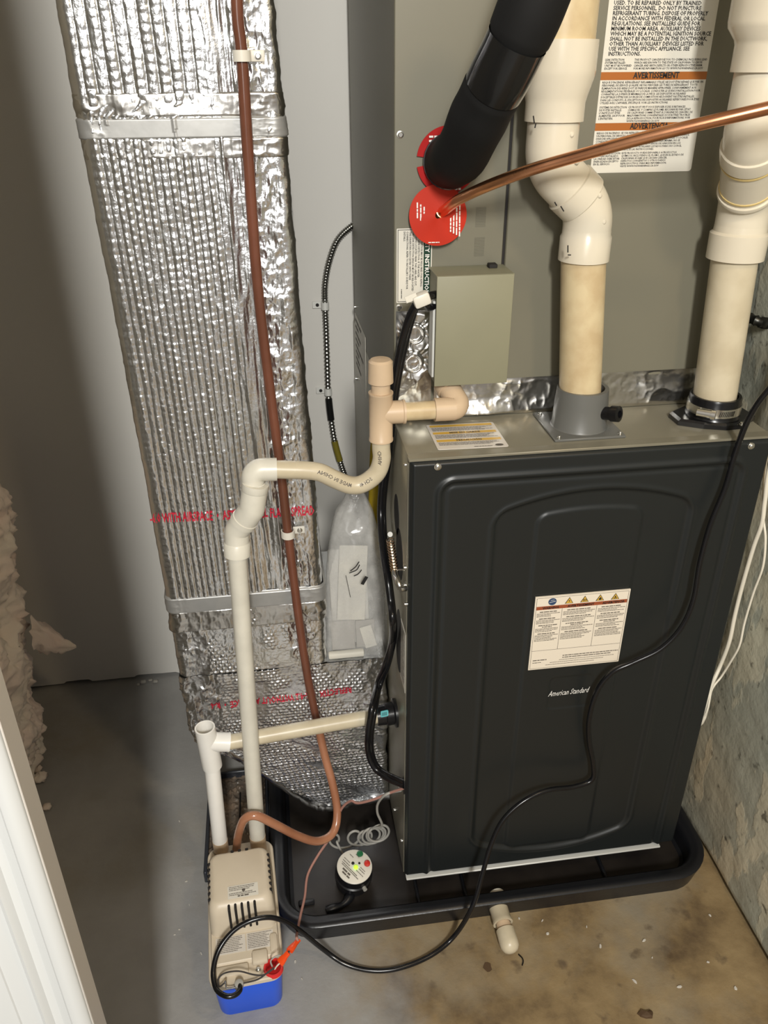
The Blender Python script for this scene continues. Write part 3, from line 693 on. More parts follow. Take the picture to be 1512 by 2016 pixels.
# =================================================================== COIL CABINET
CY, CZ1 = 0.145, 2.12
coil = thing('coil_cabinet', 'greige metal evaporator coil cabinet stacked on top of the furnace', 'coil cabinet', (0.266, 0.4, FZ1))
b = MB(); b.box((0.0, CY + 0.003, FZ1 + 0.0006), (FW, 0.665, CZ1), 0.002, 1); b.build('casing', M['cabinet'], coil)
b = MB(); b.box((0.0, CY, FZ1 + 0.05), (0.1525, CY + 0.004, CZ1), 0.0012, 1); b.build('front_panel', M['cabinet'], coil)
b = MB(); b.box((0.1560, CY - 0.0015, FZ1 + 0.05), (FW, CY + 0.004, CZ1), 0.0015, 1); b.build('front_panel', M['cabinet'], coil)
b = MB(); b.box((0.152, CY + 0.0022, FZ1 + 0.05), (0.1565, CY + 0.0031, CZ1)); b.build('panel_seam', M['dark'], coil)
for a, c in ((788, 265), (786, 605)): screw('screw', P(a, c, Y=CY), (0, -1, 0), 0.0046, coil)
b = MB()
for g in range(16):
    for z_ in (1.215, 1.176): b.box((0.112, CY - 0.0008, z_ - g * 0.0016), (0.126, CY + 0.001, z_ + 0.0006 - g * 0.0016))
tag(b.build('stamped_ribs', M['cabinet'], coil), kind='stuff')
# big trilingual label
bl0, bl1, bz0, bz1 = 0.2660, 0.4095, 1.2555, 1.500; LW = bl1 - bl0
sh = frontsheet(bl0, bz0, CY - 0.0016); b = MB(); sh.rect(b, 0, 0, LW, bz1 - bz0, 0.0004, 0.0006, r=0.004); lab = b.build('refrigerant_warning_label', M['labelwhite'], coil)
def vz(y): return 1.4575 - 0.000585 * y - bz0
ik = MB(); ob = MB()
lines = ['RISK OF FIRE. FLAMMABLE REFRIGERANT', 'USED. TO BE REPAIRED ONLY BY TRAINED', 'SERVICE PERSONNEL. DO NOT PUNCTURE', 'REFRIGERANT TUBING. DISPOSE OF PROPERLY', 'IN ACCORDANCE WITH FEDERAL OR LOCAL',
         'REGULATIONS. SEE INSTALLERS GUIDE FOR', 'MINIMUM ROOM AREA. AUXILIARY DEVICES', 'WHICH MAY BE A POTENTIAL IGNITION SOURCE', 'SHALL NOT BE INSTALLED IN THE DUCTWORK,', 'OTHER THAN AUXILIARY DEVICES LISTED FOR', 'USE WITH THE SPECIFIC APPLIANCE. SEE', 'INSTRUCTIONS.']
ref = max(text_geo(t_, 0.022)[0][:, 0].max() for t_ in lines); sx = LW * 0.93 / (ref * 0.0063)
for k, s_ in enumerate(lines): sh.text(ik, s_, 0.0065, vz(7 + k * 9.35), 0.0063, 'L', bold=0.022, sx=sx)
def block(ls, a0, width, y0, dy, size):
    ref = max(text_geo(s_, 0.015)[0][:, 0].max() for s_ in ls); sx_ = width / (ref * size)
    for k, s_ in enumerate(ls): sh.text(ik, s_, a0, vz(y0 + k * dy), size, 'L', bold=0.015, sx=sx_)
block(['LEAK DETECTION', 'SYSTEM INSTALLED.', 'UNIT MUST BE POWERED', 'EXCEPT FOR SERVICE.'], 0.0035, 0.036, 119.5, 5.6, 0.0034)
block(['THIS PRODUCT CAN EXPOSE YOU TO CHEMICALS INCLUDING LEAD', 'WHICH ARE KNOWN TO THE STATE OF CALIFORNIA TO CAUSE', 'CANCER AND BIRTH DEFECTS OR OTHER REPRODUCTIVE HARM.', 'FOR MORE INFORMATION GO TO WWW.P65WARNINGS.CA.GOV'], 0.0425, 0.098, 119.5, 5.6, 0.0034)
for y0, s_ in ((156.5, 'AVERTISSEMENT'), (257, 'ADVERTENCIA')):
    sh.poly(ob, [(0, vz(y0)), (LW, vz(y0)), (LW, vz(y0 - 15.5)), (0, vz(y0 - 15.5))], 0.0006)
    sh.text(ik, s_, LW * 0.52, vz(y0 - 3.2), 0.0100, 'C', bold=0.03, width=0.062 if y0 < 200 else 0.053, h=0.0011)
block(["RISQUE D'INCENDIE. RÉFRIGÉRANT INFLAMMABLE UTILISÉ. NE DOIT ÊTRE RÉPARÉ QUE PAR UN", 'PERSONNEL DE SERVICE QUALIFIÉ. NE PAS PERFORER LES TUBES DE RÉFRIGÉRANT. TOUTE', 'ÉLIMINATION DES BIENS DOIT SE FAIRE DE MANIÈRE APPROPRIÉE, CONFORMÉMENT AUX', "RÉGLEMENTATIONS FÉDÉRALES OU LOCALES. CONSULTER LE GUIDE D'INSTALLATION POUR", 'CONNAÎTRE LA SUPERFICIE MINIMALE DE LA PIÈCE. LES DISPOSITIFS AUXILIAIRES', "SUSCEPTIBLES D'ÊTRE DES SOURCES DE COMBUSTION NE DOIVENT PAS ÊTRE INSTALLÉS", "DANS LES CONDUITS, À L'EXCEPTION DES DISPOSITIFS AUXILIAIRES RÉPERTORIÉS POUR ÊTRE", "UTILISÉS AVEC L'APPAREIL SPÉCIFIQUE. VOIR LES INSTRUCTIONS."], 0.003, 0.137, 163, 5.75, 0.0034)
block(['SYSTÈME DE DÉTECTION', 'DE FUITES INSTALLÉ.', "L'UNITÉ DOIT ÊTRE", 'ALIMENTÉE, SAUF POUR', "L'ENTRETIEN."], 0.003, 0.037, 212, 5.6, 0.0034)
block(['CE PRODUIT PEUT VOUS EXPOSER À DES SUBSTANCES', "CHIMIQUES, Y COMPRIS LE PLOMB, RECONNUES PAR L'ÉTAT", "DE CALIFORNIE COMME ÉTANT À L'ORIGINE DE CANCERS, DE", "MALFORMATIONS CONGÉNITALES OU D'AUTRES TROUBLES", "DE LA REPRODUCTION. POUR PLUS D'INFORMATIONS, VOIR", 'WWW.P65WARNINGS.CA.GOV'], 0.042, 0.090, 212, 5.6, 0.0034)
block(['RIESGO DE INCENDIO. SE USA REFRIGERANTE INFLAMABLE. DEBE SER REPARADO', 'UN PERSONAL DE SERVICIO CAPACITADO. NO PERFORE LOS TUBOS DEL REFRIGERANTE.', 'DESECHE APROPIADAMENTE CONFORME A LAS REGULACIONES FEDERALES O LOCALES.', 'CONSULTE LA GUÍA DEL INSTALADOR PARA CONOCER EL ÁREA MÍNIMA. NO SE', 'DEBEN INSTALAR DISPOSITIVOS QUE PUEDAN SER FUENTES DE IGNICIÓN EN LOS', 'CONDUCTOS, APARTE DE DISPOSITIVOS AUXILIARES LISTADOS PARA USO CON EL', 'APARATO ESPECÍFICO. CONSULTE LAS INSTRUCCIONES.'], 0.003, 0.130, 264, 5.7, 0.0034)
block(['SISTEMA DE DETECCIÓN', 'DE FUGAS INSTALADO.', 'LA UNIDAD DEBE ESTAR', 'ENERGIZADA EXCEPTO', 'EN EL SERVICIO.'], 0.003, 0.036, 306, 5.6, 0.0034)
block(['ESTE PRODUCTO PUEDE EXPONERLO A PRODUCTOS', 'QUÍMICOS, INCLUYENDO EL PLOMO, QUE EN EL ESTADO DE', 'CALIFORNIA SE SABE QUE CAUSAN CÁNCER,', 'DEFECTOS CONGÉNITOS U OTROS DAÑOS', 'REPRODUCTIVOS. PARA MÁS INFORMACIÓN,', 'VISITE WWW.P65WARNINGS.CA.GOV'], 0.041, 0.088, 306, 5.5, 0.0034)
ik.build('label_lettering', M['ink'], lab); ob.build('orange_banner', M['orangeband'], lab)
# safety instruction label, turned on its side
s0x, s1x, sz0, sz1 = 0.0035, 0.0525, 1.0915, 1.1915
sh = frontsheet(s0x, sz0, CY - 0.0004); SW, SH = s1x - s0x, sz1 - sz0
b = MB(); sh.rect(b, 0, 0, SW, SH, 0.0004, 0.0005, r=0.001); lab = b.build('safety_label', M['labelwhite'], coil)
ik = MB(); gb = MB(); wt = MB()
for a0, b0, a1, b1 in ((0.0015, 0.0015, SW - 0.0015, 0.0022), (0.0015, SH - 0.0022, SW - 0.0015, SH - 0.0015), (0.0015, 0.0015, 0.0022, SH - 0.0015)): sh.poly(ik, [(a0, b0), (a1, b0), (a1, b1), (a0, b1)])
sh.poly(gb, [(SW - 0.0115, 0.0015), (SW - 0.0015, 0.0015), (SW - 0.0015, SH - 0.0015), (SW - 0.0115, SH - 0.0015)], 0.0006)
sh.text(wt, 'SAFETY INSTRUCTIONS', SW - 0.0093, SH - 0.004, 0.0082, 'L', bold=0.03, width=0.090, rot=-PI / 2, h=0.0011)
for k, s_ in enumerate(['RECALCULATION MAY BE REQUIRED FOR REFRIG-', 'ERANT LEAK DETECTION. IF THE WATER', 'SECTIONS LOCATED NEAR THIS LABEL ARE CUT,', 'THE LEAK DETECTION SENSOR MUST BE RELOCATED', 'THE DRAIN PAN ASSOCIATED WITH THESE', "CONNECTIONS. REFER TO INSTALLER'S GUIDE FOR", 'DETAILS.']):
    vs_, _ = text_geo(s_, 0.02); sh.text(ik, s_, SW - 0.0155 - k * 0.0040, SH - 0.004, 0.0036, 'L', bold=0.02, width=min(0.090, vs_[:, 0].max() * 0.0036 * 0.92), rot=-PI / 2)
sh.words(ik, 0.006, 0.020, 0.0065, 0.0010, random.Random(2), rot90=True)
ik.build('label_lettering', M['ink'], lab); gb.build('green_banner', M['greenband'], lab); wt.build('banner_lettering', M['whiteink'], lab)
# label on the left side of the coil cabinet
shs = Sheet((-0.0006, 0.700 - 0.045, 0.80), (0, -1, 0), (0, 0, 1)); b = MB(); shs.rect(b, 0, 0.02, 0.17, 0.14, 0.0003, 0.0006); rl = b.build('side_label', M['labelwhite'], coil)
ik = MB(); rng = random.Random(9); v = 0.128
while v > 0.03: shs.words(ik, 0.01, 0.16, v, 0.0050, rng, fill=rng.uniform(0.3, 1)); v -= 0.013
ik.build('small_print', M['ink2'], rl)
for y_, z_ in ((0.645, 0.955), (0.655, 0.80)): screw('side_screw', (0, y_, z_), (-1, 0, 0), 0.005, coil)

# wrinkled foil tape on the coil cabinet
def foil_patch(name, x0, x1, z0, z1, Y, amp, seed, extra=None, res=0.0012):
    gx = np.arange(x0, x1, res); gz = np.arange(z0, z1, res); GX, GZ = np.meshgrid(gx, gz)
    h = amp * 1.3 * (np.clip(ridged(GX * 17, GZ * 17, seed, 3), 0, 1) ** 3 - 0.08) + amp * 0.7 * (fbm(GX * 30, GZ * 30, seed + 2) - 0.5) + amp * 0.4 * (ridged(GX * 70, GZ * 70, seed + 4, 2) ** 2 - 0.2) * sstep(0.45, 0.7, fbm(GX * 22, GZ * 22, seed + 6))
    if extra is not None: h = extra(GX, GZ, h)
    e = np.minimum(np.minimum(GX - x0, x1 - GX), np.minimum(GZ - z0, z1 - GZ))
    rag = 0.003 * noise2(GX * 60, GZ * 60, seed + 9)
    h = np.maximum(h * sstep(0, 0.006, e) + 0.0012, 0.0004)
    return MB().grid(np.stack([GX + 0 * rag, Y - h, GZ], -1)).build(name, M['foil_tape'], None, angle=3.1)
def stubs(GX, GZ, h):
    for a, c in ((815, 655), (812, 712)):
        p = P(a, c, Y=CY); d = np.hypot(GX - p.x, GZ - p.z); an = np.arctan2(GZ - p.z, GX - p.x)
        h = h + 0.010 * sstep(0.0160, 0.0125, d) - 0.006 * sstep(0.0120, 0.009, d) + 0.0012 * np.abs(np.sin(an * 6 + 6 * noise2(an * 2, d * 60, 5))) * np.exp(-((d - 0.024) / 0.010) ** 2)
    return h
tag(foil_patch('foil_tape_patch', 0.003, 0.0565, FZ1 + 0.005, 1.080, CY, 0.0045, 131, stubs), 'crumpled foil tape patch over pipe stubs left of the grey control box', 'tape')
tag(foil_patch('foil_tape_strip', 0.060, 0.486, FZ1 + 0.0012, 0.9725, CY - 0.001, 0.0052, 137, lambda x, z, h: h + 0.010 * sstep(0.945, 0.918, z) * sstep(0.24, 0.14, x) + 0.006 * (fbm(x * 14, z * 14, 140) - 0.4), res=0.0015), 'long wrinkled foil tape strip sealing the cabinet joint behind the vent pipes', 'tape')

# control box
cbx = thing('control_box', 'small olive sheet metal control box on the coil cabinet front', 'control box', (0.11, 0.115, 1.0))
q0 = P(862, 545, Y=0.085); q1 = P(1010, 545, Y=0.085); q2 = P(862, 760, Y=0.085)
cx0, cx1, cz0, cz1 = q0.x - 0.001, q1.x + 0.002, 0.987, q0.z
b = MB(); b.box((cx0 + 0.002, 0.087, cz0 + 0.002), (cx1 - 0.002, CY - 0.002, cz1 - 0.001)); b.build('body', M['boxpaint'], cbx)
b = MB(); b.box((cx0, 0.0845, cz0), (cx1, 0.088, cz1), 0.0012, 2); b.box((cx0, 0.086, cz1 - 0.0012), (cx1, CY - 0.002, cz1 + 0.0004)); b.build('cover', M['boxpaint'], cbx)
b = MB(); b.box((cx0 - 0.0022, 0.095, cz0 + 0.01), (cx0 + 0.002, 0.118, cz1 - 0.035), 0.0008, 1); b.build('side_flange', M['bare'], cbx)
b = MB(); b.box((cx1 - 0.026, 0.120, cz1), (cx1 - 0.014, 0.132, cz1 + 0.006), 0.001, 1); b.build('clip', M['dark'], cbx)

# =================================================================== VENT PIPES
def ring_prof(L, r, lip=0.0022, lw=0.012, wall=0.003):
    return [(0, r - wall), (0, r + lip), (lw * 0.9, r + lip), (lw, r), (L - 0.001, r), (L, r - 0.001), (L, r - wall)]
vx, vy = 0.2665, 0.080
R2 = 0.0297
vent = thing('exhaust_vent_pipe', 'left vertical cream PVC vent pipe with offset elbows above the grey collar', 'pipe', (vx, vy, FZ1))
A = Vector((vx, vy, FZ1 + 0.012)); B1 = P(1148, 515, Y=vy); vx_top = B1.x + 0.004
B = Vector((vx_top - 0.004, vy, 1.158))
MB().lathe(A, B, [(0, R2 - 0.004), (0, R2), ((B - A).length, R2), ((B - A).length, R2 - 0.004)], 40).build('lower_pipe', M['pvcpipe'], vent)
# lower elbow with socket
ux = P(1089, 250, Y=vy).x
J0 = B + Vector((0, 0, -0.002)); J1 = Vector((B.x, vy, 1.188)); J3 = Vector((ux, vy, 1.305)); d45 = (Vector((ux, vy, 1.268)) - Vector((B.x, vy, 1.212))).normalized()
b = MB(); dd = Vector((0, 0, 1))
b.lathe(J0, J0 + dd, [(0, R2 - 0.002), (0, 0.0335), (0.030, 0.0335), (0.033, 0.0318), (0.040, 0.0315)], 40)
pA = J0 + dd * 0.036; pM = Vector((B.x, vy, 1.222)); mid = Vector(((B.x + ux) / 2, vy, 1.247))
path = arc_path(pA, pM, mid, 0.050, 10); b.tube(path, 0.0315, 36, cap=False)
ax = (mid - pM).normalized(); b.lathe(mid - ax * 0.026, mid + ax, [(0, 0.0315), (0.002, 0.0340), (0.026, 0.0344), (0.028, 0.030)], 40)
b.build('lower_elbow', M['pvc'], vent)
b = MB(); pM2 = Vector((ux, vy, 1.272)); pB = Vector((ux, vy, 1.325))
path = arc_path(mid, pM2, pB, 0.050, 10); b.tube(path, 0.0318, 36, cap=False); b.build('upper_elbow', M['pvc'], vent)
b = MB(); K = Vector((ux, vy, 1.318)); zz_ = [P(1110, 238, Y=vy).z, P(1110, 190, Y=vy).z, P(1110, 150, Y=vy).z, P(1110, 78, Y=vy).z]
K = Vector((ux, vy, zz_[0])); kx = P(1118, 110, Y=vy).x
b.lathe(K, K + dd, [(0, 0.030), (0, 0.0358), (zz_[1] - zz_[0] - 0.006, 0.0358), (zz_[1] - zz_[0], 0.0372), (zz_[2] - zz_[0], 0.0435), (zz_[2] - zz_[0] + 0.006, 0.0443), (zz_[3] - zz_[0], 0.0443), (zz_[3] - zz_[0], 0.038)], 48)
b.build('reducer', M['pvc'], vent)
T0 = Vector((ux, vy, zz_[3] - 0.01)); MB().lathe(T0, T0 + dd, [(0, 0.030), (0, 0.0400), (0.95, 0.0400)], 40).build('upper_pipe', M['pvcpipe'], vent)
b = MB(); rng = random.Random(4)
for p0, p1, yy in ((P(1050, 228, Y=vy - 0.036), P(1052, 243, Y=vy - 0.036), 0), (P(1055, 243, Y=vy - 0.034), P(1053, 252, Y=vy - 0.034), 0), (P(1092, 398, Y=vy - 0.036), P(1096, 405, Y=vy - 0.036), 0), (P(1104, 406, Y=vy - 0.034), P(1110, 416, Y=vy - 0.034), 0), (P(1118, 483, Y=vy - 0.0368), P(1118, 497, Y=vy - 0.0368), 0), (P(1118, 502, Y=vy - 0.0306), P(1124, 502, Y=vy - 0.0306), 0)):
    b.tube([p0, p1], 0.0008, 6)
b.build('pen_mark', M['ink'], vent)
b = MB()
for a, c in ((1125, 265), (1136, 318), (1180, 385), (1188, 437)):
    p = P(a, c, Y=vy - 0.028); b.lathe(p + Vector((0, 0.006, 0)), p + Vector((0.002, -1, 0)), [(0, 0.0040), (0.007, 0.0034), (0.0085, 0.0018), (0.0086, 0.0001)], 12)
b.build('moulded_nub', M['pvc'], vent)
# grey collar with base plate and test port
col = thing('vent_collar', 'dark grey plastic vent collar with square base plate and black port', 'pipe collar', (vx, vy, FZ1))
pl = [P(1060, 820, Z=FZ1), P(1220, 860, Z=FZ1)]
b = MB(); b.box((vx - 0.053, 0.030, FZ1 + 0.0002), (vx + 0.053, CY - 0.010, FZ1 + 0.004), 0.001, 1); b.build('base_plate', M['darkgrey'], col)
z0 = FZ1 + 0.004
MB().lathe((vx, vy, z0), (vx, vy, 2), [(0, 0.0415), (0.002, 0.0400), (0.035, 0.0385), (0.058, 0.0368), (0.058, 0.0310), (0.030, 0.0306)], 48).build('collar', M['darkgrey'], col)
pd = Vector((0.62, -0.75, 0.20)).normalized(); p0 = Vector((vx, vy, z0 + 0.020)) + pd * 0.036
MB().lathe(p0, p0 + pd, [(0, 0.0095), (0.014, 0.0095), (0.015, 0.0115), (0.026, 0.0115), (0.027, 0.0085), (0.027, 0.0052), (0.020, 0.0050), (0.020, 0.0001)], 20).build('test_port', M['rubber'], col)
for dx_, dy_ in ((-0.045, 0.036), (0.046, 0.036), (-0.045, 0.124), (0.046, 0.124)): screw('screw', (vx + dx_, dy_, FZ1 + 0.004), (0, 0, 1), 0.0034, col)

ix, iy = 0.4745, 0.078
intake = thing('intake_pipe', 'right white PVC intake pipe in the clamped black rubber flange', 'pipe', (ix, iy, FZ1))
zc = P(1448, 505, Y=iy).z; ixt = P(1448, 500, Y=iy).x
A = Vector((ix, iy, FZ1 + 0.010)); B = Vector((ixt, iy, zc)); ax = (B - A).normalized()
MB().lathe(A, B, [(0, R2 - 0.004), (0, R2 + 0.001), ((B - A).length + 0.006, R2 + 0.001), ((B - A).length + 0.006, R2 - 0.004)], 40).build('lower_pipe', M['pvcpipe2'], intake)
b = MB(); b.lathe(B - dd * 0.002, B + dd, [(0, R2), (0, 0.0378), (0.033, 0.0382), (0.036, 0.0345), (0.044, 0.0340)], 40)
c1 = B + dd * 0.036; m1 = B + dd * 0.070; m2 = P(1483, 262, Y=0.008); ly = m2 - m1; m3 = m2 + dd * 0.10
b.tube(arc_path(c1, m1, m1 + ly * 0.55, 0.05, 8), 0.0340, 36, cap=False)
lx_ = ly.normalized(); b.lathe(m1 + ly * 0.18, m1 + ly, [(0, 0.0340), (0.001, 0.0366), (0.004, 0.0372), (0.007, 0.0366), (0.008, 0.0338)], 40)
b.build('lower_elbow', M['pvc'], intake)
MB().lathe(m1 + ly * 0.28, m1 + ly, [(0, 0.0338), (0.0005, 0.0352), (0.0025, 0.0350), (0.003, 0.0330)], 40).build('cement_ring', M['ring'], intake)
MB().lathe(m1 + ly * 0.66, m1 + ly, [(0, 0.0336), (0.0005, 0.0354), (0.0026, 0.0354), (0.003, 0.0330)], 40).build('cement_ring', M['ring'], intake)
b = MB(); b.tube(arc_path(m1 + ly * 0.45, m2, m3, 0.045, 8), 0.0338, 36, cap=False)
b.lathe(m1 + ly * 0.70, m1 + ly, [(0, 0.0336), (0.001, 0.0362), (0.017, 0.0366), (0.020, 0.0362), (0.021, 0.0335)], 40)
b.build('upper_elbow', M['pvc'], intake)
b = MB(); zb = P(1500, 142, Y=0.008).z; K = Vector((m2.x, m2.y, zb))
b.lathe(K, K + dd, [(0, 0.031), (0, 0.0385), (0.027, 0.0385), (0.032, 0.0400), (0.044, 0.0490), (0.050, 0.0500), (0.16, 0.0500), (0.16, 0.044)], 48); b.build('reducer', M['pvc'], intake)
MB().lathe(K + dd * 0.155, K + dd, [(0, 0.0445), (0.75, 0.0445)], 40).build('upper_pipe', M['pvcpipe2'], intake)
fl = thing('rubber_flange', 'black rubber pipe flange with steel hose clamp around white intake pipe', 'pipe flange', (ix, iy, FZ1))
b = MB(); outline = []
for a, r in ((20, 0.062), (50, 0.046), (90, 0.047), (130, 0.048), (165, 0.063), (195, 0.063), (230, 0.047), (270, 0.047), (300, 0.052), (320, 0.050), (345, 0.063)):
    outline.append((ix + r * math.cos(math.radians(a)), iy + min(0.05, max(-0.06, r * math.sin(math.radians(a)))) * 0.95))
n = len(outline); vs = [(x, y, FZ1 + 0.0003) for x, y in outline] + [(x, y, FZ1 + 0.007) for x, y in outline] + [(ix + (x - ix) * 0.93, iy + (y - iy) * 0.93, FZ1 + 0.010) for x, y in outline]
b.add(vs, [(k, (k + 1) % n, n + (k + 1) % n, n + k) for k in range(n)] + [(n + k, n + (k + 1) % n, 2 * n + (k + 1) % n, 2 * n + k) for k in range(n)] + [tuple(range(2 * n, 3 * n)), tuple(range(n - 1, -1, -1))])
b.build('base', M['rubber'], fl)
MB().lathe((ix, iy, FZ1 + 0.009), (ix, iy, 2), [(0, 0.0400), (0.004, 0.0375), (0.028, 0.0372), (0.031, 0.0360), (0.031, 0.0318), (0.012, 0.0316)], 44).build('sleeve', M['rubber'], fl)
hc = MB(); hc.lathe((ix, iy, FZ1 + 0.016), (ix, iy, 2), [(0, 0.0374), (0, 0.0388), (0.013, 0.0388), (0.013, 0.0374)], 48); band = hc.build('hose_clamp', M['steel'], fl)
sl = MB()
for k in range(9):
    a = math.radians(255 + k * 4.0); c_ = Vector((ix + 0.0389 * math.cos(a), iy + 0.0389 * math.sin(a), FZ1 + 0.0225)); t_ = Vector((-math.sin(a), math.cos(a), 0))
    sl.box((-0.0005, -0.0003, -0.004), (0.0005, 0.0003, 0.004), mx=Matrix.Translation(c_) @ Matrix.Rotation(a + PI / 2, 4, 'Z') @ Matrix.Rotation(0.25, 4, 'Y'))
tag(sl.build('clamp_slot', M['dark'], band), kind='stuff')
a = math.radians(232); wp = Vector((ix + 0.044 * math.cos(a), iy + 0.044 * math.sin(a), FZ1 + 0.0235)); td = Vector((-math.sin(a), math.cos(a), 0))
wb = MB(); wb.lathe(wp - td * 0.016, wp + td, [(0, 0.0001), (0, 0.0058), (0.020, 0.0058), (0.020, 0.0072), (0.026, 0.0072), (0.026, 0.0001)], 16); wb.build('worm_screw', M['steel'], band)
screw('screw', (ix + 0.022, iy - 0.046, FZ1 + 0.009), (0, 0, 1), 0.0042, fl)

# =================================================================== REFRIGERANT LINES
ins = thing('insulated_suction_line', 'thick black foam insulated pipe bending up from the red tag', 'insulated pipe', (0.08, 0.10, 1.27))
fp = spline(PY((884, 318, 0.138), (893, 316, 0.105), (912, 296, 0.050), (938, 240, 0.0), (962, 192, -0.025), (1003, 112, -0.055), (1044, 20, -0.075), (1085, -80, -0.085), (1140, -230, -0.09)), 10)
rr = [0.0328 + 0.0005 * math.sin(i * 0.45) - (0.0022 if 43 <= i <= 54 else 0) for i in range(len(fp))]
MB().tube(fp, rr, 30).build('foam_sleeve', M['foam'], ins)
i0 = 43; MB().tube(fp[i0:i0 + 12], [r + 0.0016 for r in rr[i0:i0 + 12]], 30, cap=False).build('tape_wrap', M['vinyl'], ins)
MB().tube(fp[:3], 0.0345, 26).build('pipe_grommet', M['rubber'], ins)

liq = thing('copper_liquid_line', 'bare copper pipe slanting across both PVC vent pipes', 'copper pipe', (0.07, 0.12, 1.21))
lp = spline(PY((866, 421, 0.1435), (876, 413, 0.120), (905, 392, 0.080), (960, 366, 0.035), (1040, 336, 0.000), (1120, 312, -0.022), (1250, 276, -0.060), (1380, 244, -0.090), (1512, 213, -0.115), (1640, 182, -0.135)), 10)
MB().tube(lp, 0.0068, 20).build('tube', M['copper'], liq)
MB().lathe(lp[0], lp[4], [(0, 0.0068), (0.001, 0.0086), (0.010, 0.0088), (0.014, 0.0078), (0.0142, 0.006)], 18).build('brazed_stub', M['copper'], liq)

def disc(name, c, nrm, R, r0, m, label, cone=0.0, slit=None, seed=0):
    """flat paper tag with a centre hole"""
    c = Vector(c); n_ = Vector(nrm).normalized(); u = Vector((1, 0, 0)); u = (u - n_ * u.dot(n_)).normalized(); v = n_.cross(u); 
    if v.z < 0: v = -v
    b = MB(); N_ = 64; vs = []; a0, a1 = (0, 2 * PI) if slit is None else (slit[1], slit[0] + 2 * PI)
    for ri in range(5):
        r = r0 + (R - r0) * ri / 4
        for k in range(N_ + 1):
            a = a0 + (a1 - a0) * k / N_; h = cone * (1 - ri / 4) + 0.0012 * math.sin(2 * a + seed)
            vs.append(c + (u * math.cos(a) + v * math.sin(a)) * r + n_ * h)
    W_ = N_ + 1
    vs += [p - n_ * 0.0005 for p in vs]
    q_ = 5 * W_
    fs = [(i * W_ + k, (i + 1) * W_ + k, (i + 1) * W_ + k + 1, i * W_ + k + 1) for i in range(4) for k in range(N_)]
    fs += [tuple(q_ + j for j in reversed(f)) for f in fs]
    fs += [(4 * W_ + k, q_ + 4 * W_ + k, q_ + 4 * W_ + k + 1, 4 * W_ + k + 1) for k in range(N_)]
    b.add(vs, fs, True); o = b.build(name, m); 
    return o, Sheet(c, u, v) if u.cross(v).dot(n_) > 0 else Sheet(c, u, v)
c1_ = P(882, 316, Y=CY - 0.004)
o1, sh1 = disc('warning_tag', c1_, (0, -1, 0), 0.0415, 0.029, M['redtag2'], '', 0.0, slit=(math.radians(172), math.radians(190)))
tag(o1, 'dark red round tag with a slit behind the black foam pipe', 'tag')
b = MB(); rng = random.Random(3)
sh1 = Sheet(c1_, (1, 0, 0), (0, 0, 1))
for k, (v, a0, a1) in enumerate(((0.0275, -0.026, 0.016), (0.0225, -0.026, 0.010), (0.0180, -0.022, 0.0), (-0.036, 0.002, 0.018))): sh1.words(b, a0, a1, v, 0.0024, rng, h=0.0022); b.build('white_lettering', M['whiteink'], o1); b = MB()
c2_ = P(862, 424, Y=CY - 0.014)
o2, _s2 = disc('warning_tag', c2_, (-0.06, -1, 0.12), 0.0385, 0.0040, M['redtag'], '', 0.003, seed=1)
tag(o2, 'bright red round tag pierced by the bare copper pipe', 'tag')
b = MB(); sh2 = Sheet(c2_, Vector((1, -0.06, 0)), Vector((0, 0.12, 1)))
for k in range(3): sh2.words(b, -0.006 + 0.003 * (k == 0) - k * 0.0, 0.017 - k * 0.003, -0.0285 + k * 0.0045, 0.0018, rng, h=0.0025, rot90=True)
b.build('white_lettering', M['whiteink'], o2); b = MB()
for k in range(4): sh2.words(b, -0.027 + k * 0.002, 0.013 - k * 0.0035, 0.0280 - k * 0.0040, 0.0018, rng, h=0.0025, rot90=True)
b.build('white_lettering', M['whiteink'], o2); b = MB()
sh2.words(b, -0.013, 0.002, -0.0345, 0.0012, rng, h=0.0025)
b.build('white_lettering', M['whiteink'], o2)

# =================================================================== CONDENSATE DRAIN (cream, trapped)
TY = 0.085; r1, r2 = 0.01335, 0.0168
dr = thing('condensate_drain', 'cream PVC condensate drain with capped tee, bent trap and long white drop', 'drain pipe', (-0.03, TY, 0.9))
def pz(a, c, Y=TY): return P(a, c, Y=Y)
tx_ = pz(750, 830).x
topc, capb, stubb, teeb = pz(748, 706).z, pz(748, 752).z, pz(750, 772).z, pz(750, 866).z
V = lambda x, z, y=TY: Vector((x, y, z))
MB().lathe(V(tx_, capb), V(tx_, 3), [(0, 0.012), (0, r2 + 0.001), (topc - capb - 0.004, r2), (topc - capb - 0.001, r2 - 0.003), (topc - capb, 0.0001)], 32).build('cap', M['pvctan'], dr)
MB().lathe(V(tx_, stubb - 0.01), V(tx_, 3), [(0, r1), (capb - stubb + 0.014, r1)], 28).build('stub_pipe', M['pvctan'], dr)
thz = pz(790, 818).z; hz2 = pz(890, 800).z
hz_ = (thz + hz2) / 2 + 0.001
b = MB(); b.lathe(V(tx_, teeb), V(tx_, 3), [(0, r1), (0, r2 + 0.0008), (0.003, r2 + 0.0008), (0.004, r2), (stubb - teeb - 0.003, r2), (stubb - teeb - 0.002, r2 + 0.0008), (stubb - teeb, r2 + 0.0008), (stubb - teeb, r1)], 32)
tl2 = pz(797, 815).x - tx_; b.lathe(V(tx_, hz_), V(3, hz_), [(0, r2 * 0.98), (tl2 - 0.004, r2 * 0.98), (tl2 - 0.003, r2 + 0.0008), (tl2, r2 + 0.0008), (tl2, r1)], 32); b.build('tee', M['pvctan'], dr)
ex = pz(900, 800).x; es = pz(855, 805).x
